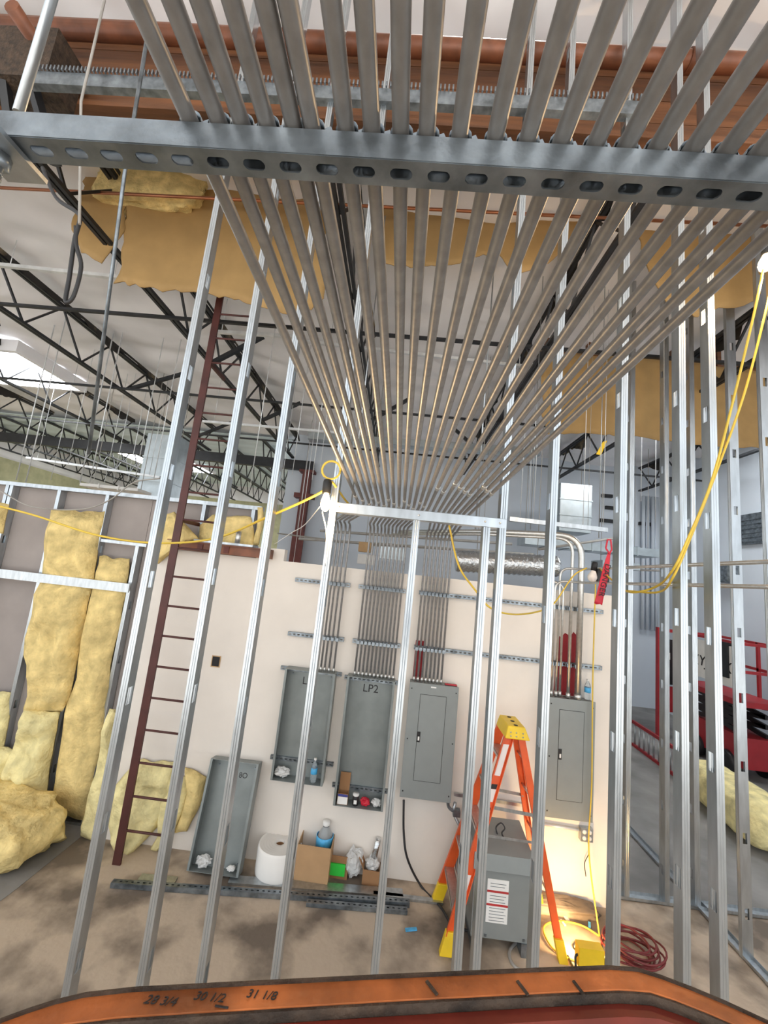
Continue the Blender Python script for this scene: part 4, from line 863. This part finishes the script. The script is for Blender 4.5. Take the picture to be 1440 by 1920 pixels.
# ------------------------------------------------------------ foreground lift rail
RZ = 2.62
top = [at(x, y, Z=RZ) for x, y in [(-40, 1935), (0, 1912), (55, 1892), (105, 1876), (160, 1863), (250, 1853), (400, 1845), (720, 1829), (1000, 1817), (1140, 1812), (1195, 1816), (1240, 1830), (1300, 1853), (1360, 1878), (1440, 1915), (1500, 1950)]]
t = thing('lift_guard_panel', 'worn orange guard rail of the lift at the bottom edge of the picture', 'guard rail', (.05, .45, 2.3))
def rail_strip(y0, y1, zt, zb, M, nm):
    a = [p + V((0, y0, 0)) for p in top]; n = len(a); m = MB()
    sec = lambda p: [V((p.x, p.y + 0, zt)), V((p.x, p.y - y1, zt)), V((p.x, p.y - y1, zb)), V((p.x, p.y, zb))]
    vs = [q for p in a for q in sec(p)]
    fs = [(i * 4 + j, i * 4 + (j + 1) % 4, i * 4 + 4 + (j + 1) % 4, i * 4 + 4 + j) for i in range(n - 1) for j in range(4)]
    return m.add(vs, fs).build(nm, M, t)
rail_strip(.0, .021, RZ - .002, RZ - .045, 'lift_orange', 'top_rail')
rail_strip(.0008, .002, RZ + .0006, RZ - .006, 'lift_grime', 'worn_edge')
rail_strip(-.0205, .003, RZ - .0035, RZ - .045, 'lift_grime', 'weld_seam')
rail_strip(-.024, .012, RZ - .012, RZ - .3, 'lift_red', 'panel_sheet')
for s, px, py, sz in (('28 3/4', 300, 1876, .0105), ('30 1/2', 392, 1869, .0105), ('31 1/8', 490, 1865, .0105)):
    a = at(px, py, Z=RZ); text('handwriting', s, (a.x, a.y - .002, RZ - .0012), sz, (0, 0, .05), 'marker', t, 'CENTER', .25, .0002)
for px, py, sz in ((403, 1884, .003), (415, 1886, .003)):
    a = at(px, py, Z=RZ); MB().box(a.x, a.x + sz * 2, a.y, a.y + sz * .5, RZ - .0016, RZ - .0010).build('ink_mark', 'marker', t)
for px in (800, 970, 1075):
    a, c = at(px, 1836, Z=RZ), at(px + 20, 1862, Z=RZ); a.z = c.z = RZ - .0015
    MB().beam(a, c, .003, .0012).build('scuff', 'lift_grime', t)
# ------------------------------------------------------------ far right: scissor lift, fallen ladder, roll
t = thing('scissor_lift', 'red scissor lift parked at the back by the far right wall', 'lift', (6.9, 8.85, 0))
LX0, LX1, LY0, LY1 = 6.5, 7.32, 8.0, 9.7
MB().box(LX0 + .1, LX1 - .1, LY0 + .1, LY1 - .1, .22, .75).build('chassis', 'lift_paint', t)
for x in (LX0 + .02, LX1 - .12):
    for y in (LY0 + .45, LY1 - .45): MB().lathe((x, y, .21), [(0, 0), (.12, 0), (.205, .0), (.21, .03), (.21, .10), (.205, .13), (0, .13)], 18, Matrix.Rotation(math.pi / 2, 3, 'Y')).build('wheel', 'black', t)
for k in range(3):
    z0, z1 = .78 + .17 * k, .95 + .17 * k
    for s in (0, 1):
        ya, yb = (LY0 + .2, LY1 - .2) if s else (LY1 - .2, LY0 + .2)
        for x in (LX0 + .2, LX1 - .2): MB().beam((x, ya, z0), (x, yb, z1), .05, .08).build('scissor_arm', 'black', t)
MB().box(LX0, LX1, LY0, LY1, 1.30, 1.40).build('platform', 'lift_paint', t)
for z in (1.92, 2.42):
    for a, c in (((LX0, LY0), (LX1, LY0)), ((LX0, LY1), (LX1, LY1)), ((LX0, LY0), (LX0, LY1)), ((LX1, LY0), (LX1, LY1))): MB().beam((*a, z), (*c, z), .05, .05).build('guard_rail', 'lift_paint', t)
for x in (LX0, LX1):
    for k in range(4): MB().beam((x, LY0 + (LY1 - LY0) * k / 3, 1.4), (x, LY0 + (LY1 - LY0) * k / 3, 2.44), .05, .05).build('guard_post', 'lift_paint', t)
MB().box(LX0 - .06, LX0 + .05, LY0 + .2, LY0 + .55, 1.75, 2.4).build('control_box', 'black', t)
MB().box(LX0 - .03, LX0 + .02, 8.15, 9.35, 1.6, 2.34).build('sign_banner', 'white_paper', t)
text('lettering', 'SKYJACK', (LX0 - .035, 9.31, 1.84), .29, (math.pi / 2, 0, -math.pi / 2), 'marker', t, 'LEFT', .2, .003)
# second short red guard frame left of the lift
fx = at(1236, 1300, Y=10.0)
t = thing('red_gate_frame', 'red upright control frame left of the scissor lift platform', 'frame', (fx.x + .2, 10, .9))
MB().box(fx.x - .06, fx.x + .03, 9.96, 10.04, .006, 2.45).build('post', 'lift_paint', t)
MB().box(fx.x + .55, fx.x + .64, 9.96, 10.04, .006, 2.4).build('post', 'lift_paint', t)
MB().box(fx.x + .03, fx.x + .55, 9.96, 10.04, 2.36, 2.43).build('top_bar', 'lift_paint', t)
MB().box(fx.x + .03, fx.x + .55, 9.97, 10.03, .6, 1.15).build('lower_panel', 'lift_paint', t)
MB().box(fx.x + .05, fx.x + .3, 9.94, 9.97, 1.2, 2.2).build('control_panel', 'black', t)
MB().box(fx.x + .06, fx.x + .2, 9.93, 9.94, 1.75, 1.9).build('placard', 'white_paper', t)
# extension ladder leaning on edge along the floor
e0, e1 = at(1186, 1398, Z=0), at(1262, 1455, Z=0)
t = thing('extension_ladder', 'red railed extension ladder standing on edge on the grey floor', 'ladder', e0)
dd = e1 - e0; e1 = e0 + dd * 1.5
for z in (.03, .48): MB().beam(e0 + V((0, 0, z)), e1 + V((0, 0, z)), .04, .06).build('side_rail', 'lift_paint', t)
for k in range(12):
    p = e0.lerp(e1, (k + .5) / 12); o = MB().tube([p + V((0, 0, .03)), p + V((0, 0, .48))], .018, 8).build('rung', 'galvanized', t)
a, c = at(1318, 1462, Z=.2), at(1460, 1580, Z=.2)
batt([(1306, 1428, 1330, 1432), (1310, 1470, 1330, 1500)], 7.6, .1, 'end of the yellow insulation roll behind the far studs', seed=41, group='insulation by the right wall') if 0 else None
R_ang = math.atan2(c.y - a.y, c.x - a.x)
fluff_piece('insulation_roll', ((a.x + c.x) / 2, (a.y + c.y) / 2, .28), (c - a).length / 2 * 1.05, .36, .28, 'long yellow insulation roll lying along the right wall', 'fluff_pale', 43, None, R_ang, 0, .1)
# far wall fittings and ducts
def duct(p0, p1, y0, y1, lab, M='duct_steel', seams=5):
    a, c = at(*p0, Y=y0), at(*p1, Y=y0); t = thing('duct', lab, 'duct', ((a.x + c.x) / 2, y0, min(a.z, c.z)))
    xa, xb, za, zb = min(a.x, c.x), max(a.x, c.x), min(a.z, c.z), max(a.z, c.z)
    MB().box(xa, xb, y0, y1, za, zb).build('body', M, t)
    for k in range(1, seams):
        if xb - xa > zb - za: x = xa + (xb - xa) * k / seams; MB().box(x - .015, x + .015, y0 - .02, y1 + .02, za - .02, zb + .02).build('flange', M, t)
        else: z = za + (zb - za) * k / seams; MB().box(xa - .02, xb + .02, y0 - .02, y1 + .02, z - .015, z + .015).build('flange', M, t)
    if za > 1.5:
        for x in (xa + .1, xb - .1): MB().tube([(x, (y0 + y1) / 2, zb), (x, (y0 + y1) / 2, 7.16)], .008, 5).build('hanger_rod', 'cord_grey', t)
    return t
duct((1052, 905), (1108, 1000), 10.4, 11.2, 'grey vertical duct hanging at right behind the bent pipes', seams=3)
duct((985, 1005), (1238, 1045), 10.6, 11.3, 'long grey horizontal duct before the far blue wall', seams=6)
duct((1130, 1050), (1200, 1070), 10.3, 10.9, 'short lower grey duct before the far blue wall', seams=3)
duct((278, 812), (312, 950), 9.6, 10.2, 'pale galvanized vertical duct at left above the framed wall', seams=3)
duct((150, 905), (258, 921), 8.6, 9.1, 'white sheet-metal duct resting behind the left framed wall top', 'foam_white', 3)
a, c = at(855, 1052, Y=7), at(1045, 1062, Y=7); pts = [a.lerp(c, k / 40) for k in range(41)]
t = thing('flex_duct', 'crinkled silver flexible duct hanging behind the white wall top', 'duct', a)
MB().tube(pts, [.17 + .018 * (k % 2) for k in range(41)], 14).build('foil_hose', 'foil', t)
for w in (.2, .8): p = a.lerp(c, w); MB().tube([p, (p.x, p.y, 7.16)], .006, 5).build('hanger_strap', 'cord_grey', t)
for p0, p1, y, r, lab in (((600, 995), (960, 1020), 9, .03, 'upper thin grey pipe seen behind the vertical conduits'), ((560, 1010), (1000, 1040), 9, .03, 'lower thin grey pipe seen behind the vertical conduits'), ((520, 1000), (760, 1030), 11, .02, 'faint far pipe left of the vertical conduits'), ((1170, 1068), (1300, 1072), 11, .025, 'short dark pipe on the far wall behind the right studs'), ((1010, 1030), (1180, 1005), 10, .03, 'slanting grey pipe crossing behind the right pipes')):
    a, c = at(*p0, Y=y), at(*p1, Y=y); t = thing('far_pipe', lab, 'pipe', a); MB().tube([a, c], r, 6).build('tube', 'cord_grey', t)
    for w in (.15, .85):
        p = a.lerp(c, w); MB().tube([p, (p.x, p.y, 7.16)], .006, 5).build('hanger_rod', 'cord_grey', t)
a = at(722, 1030, Y=8.5); t = thing('equipment_box', 'small pale equipment cluster on the far pipes behind the conduits', 'equipment', a)
MB().box(a.x - .55, a.x - .3, 8.4, 8.6, a.z - .1, a.z + .1).build('cream_box', 'tan_fabric', t); MB().box(a.x - .1, a.x + .4, 8.4, 8.6, a.z - .2, a.z + .05).build('grey_box', 'duct_steel', t)
MB().box(a.x - .55, a.x - .2, 8.45, 8.55, a.z - .35, a.z - .15).build('white_box', 'white_paper', t)
for x in (-.42, .2): MB().tube([(a.x + x, 8.5, a.z), (a.x + x, 8.5, 7.16)], .006, 5).build('hanger_rod', 'cord_grey', t)
a = at(1362, 1073, X=7.8); t = thing('wall_speaker', 'small grey rounded speaker box on the right wall', 'speaker', a)
MB().box(7.72, 7.99, a.y - .18, a.y + .18, a.z - .25, a.z + .25).build('body', 'strut_steel', t, bevel=.06)
a = at(1422, 990, X=7.95); t = thing('wall_vent', 'dark square vent high on the right wall', 'vent', a)
MB().box(7.93, 7.995, a.y - .5, a.y + .5, a.z - .35, a.z + .35).build('frame', 'strut_steel', t)
for k in range(6): MB().box(7.91, 7.93, a.y - .46, a.y + .46, a.z - .3 + .1 * k, a.z - .25 + .1 * k).build('louvre', 'strut_steel', t)
for k, (px, py, w) in enumerate([(1142, 977, 36), (1215, 983, 34), (1150, 953, 30), (1138, 930, 20)]):
    a = at(px, py, Y=12.55); tag(MB().box(a.x - w * .008, a.x + w * .008, 12.5, 12.59, a.z - .05, a.z + .05).build('wall_bracket', 'joist_black'), 'short black bracket on the far blue wall, %s' % ['left of the upper pair', 'right of the upper pair', 'just above the upper pair', 'highest one'][k], 'bracket', 'black brackets on the far wall')
for k, px in enumerate((1208, 1216, 1226, 1233)):
    a = at(px, 1000, Y=12.4); tag(MB().tube([(a.x, 12.45, 2.2), (a.x, 12.45, 6.2)], .05, 8).build('far_riser', 'wall_blue'), 'pale riser pipe in the far right corner, %s from the left of four' % ORD[k], 'pipe', 'risers in the far corner')
# yellow ribbon on a wire
a = at(1129, 838, Y=5); t = thing('yellow_ribbon', 'bright yellow ribbon tied on a hanging wire at right', 'ribbon', a)
MB().hexa([a + V(p) for p in ((-.07, 0, -.1), (-.01, 0, -.11), (-.01, .01, -.11), (-.07, .01, -.1))], [a + V(p) for p in ((.01, 0, .07), (.06, 0, .09), (.06, .01, .09), (.01, .01, .07))]).build('tail', 'yellow', t)
# hanging wires and rods
hw = [(1131, 760, 985, 5.0, .004), (1093, 830, 985, 5.0, .004), (1102, 700, 990, 5.4, .003), (1245, 640, 830, 4.2, .003), (585, 760, 900, 6.0, .006), (548, 740, 890, 7, .006), (468, 620, 920, 5.6, .006), (425, 790, 940, 7.5, .006), (520, 850, 960, 8, .005), (232, 560, 700, 0, 0),
      (30, 735, 900, 7.0, .010), (48, 770, 905, 6.8, .010), (95, 690, 900, 8.6, .006), (150, 850, 905, 7.2, .012), (168, 850, 905, 7.2, .010), (128, 700, 870, 8, .006), (255, 740, 890, 7.2, .008), (288, 730, 900, 7.2, .008), (212, 700, 905, 9, .006), (196, 800, 905, 9, .006), (240, 850, 900, 9, .008), (1229, 840, 980, 8, .006), (1202, 830, 940, 8, .006), (975, 900, 975, 7, .006), (1000, 905, 975, 7, .006), (990, 900, 980, 7.5, .006), (600, 590, 880, 6.5, .004), (655, 600, 900, 6.8, .004), (648, 610, 900, 6.8, .004), (1160, 840, 1000, 9, .006), (690, 980, 1060, 10, .008), (548, 1000, 1070, 10, .008), (562, 900, 1010, 9, .008)]
HWN = []
def hw_label(px, Y):
    xs = sorted((q[0], q[3]) for q in hw if q[4]); k = xs.index((px, Y))
    return 'thin vertical ceiling hanger wire, %s from the left of the picture' % (ORD[k] if k < 30 else ORD[k - 30] + ' after the thirtieth')
n = 0
for px, y0, y1, Y, r in hw:
    if not r: continue
    a = at(px, y1, Y=Y); ztop = min(at(px, y0, Y=Y).z, 7.0); ztop = 7.17
    tag(MB().tube([(a.x, Y, a.z), (a.x, Y, max(ztop, a.z + .4))], r, 5).build('hanger_wire', 'wire_pale' if r > .0035 else 'cord_grey'), hw_label(px, Y), 'wire', 'ceiling hanger wires'); n += 1
a0, a1 = at(278, 60, Y=1.9), at(233, 330, Y=2.1); a2 = at(166, 852, Y=2.6)
rod('hanging_rod', [a0, a1, a2], .011, 'strut_steel', 'long dark rod hanging crooked from the roof at left', 'rod', n=8)
a0, a1, a2 = at(196, 0, Y=1.6), at(152, 190, Y=1.6), at(149, 420, Y=1.6)
rod('hanging_wire', [a0, a1, a2], .006, 'cord_grey', 'grey wire hanging behind the left end of the overhead strut', 'wire')
lp = [at(x, y, Y=1.62) for x, y in [(80, 315), (105, 370), (140, 395), (150, 410), (140, 450), (130, 520), (123, 565), (138, 555), (152, 500), (143, 460), (142, 425)]]
rod('cable_loop', curve(lp, 6), .009, 'cord_black', 'dark looped cable dangling in front of the small paper flap', 'cable')
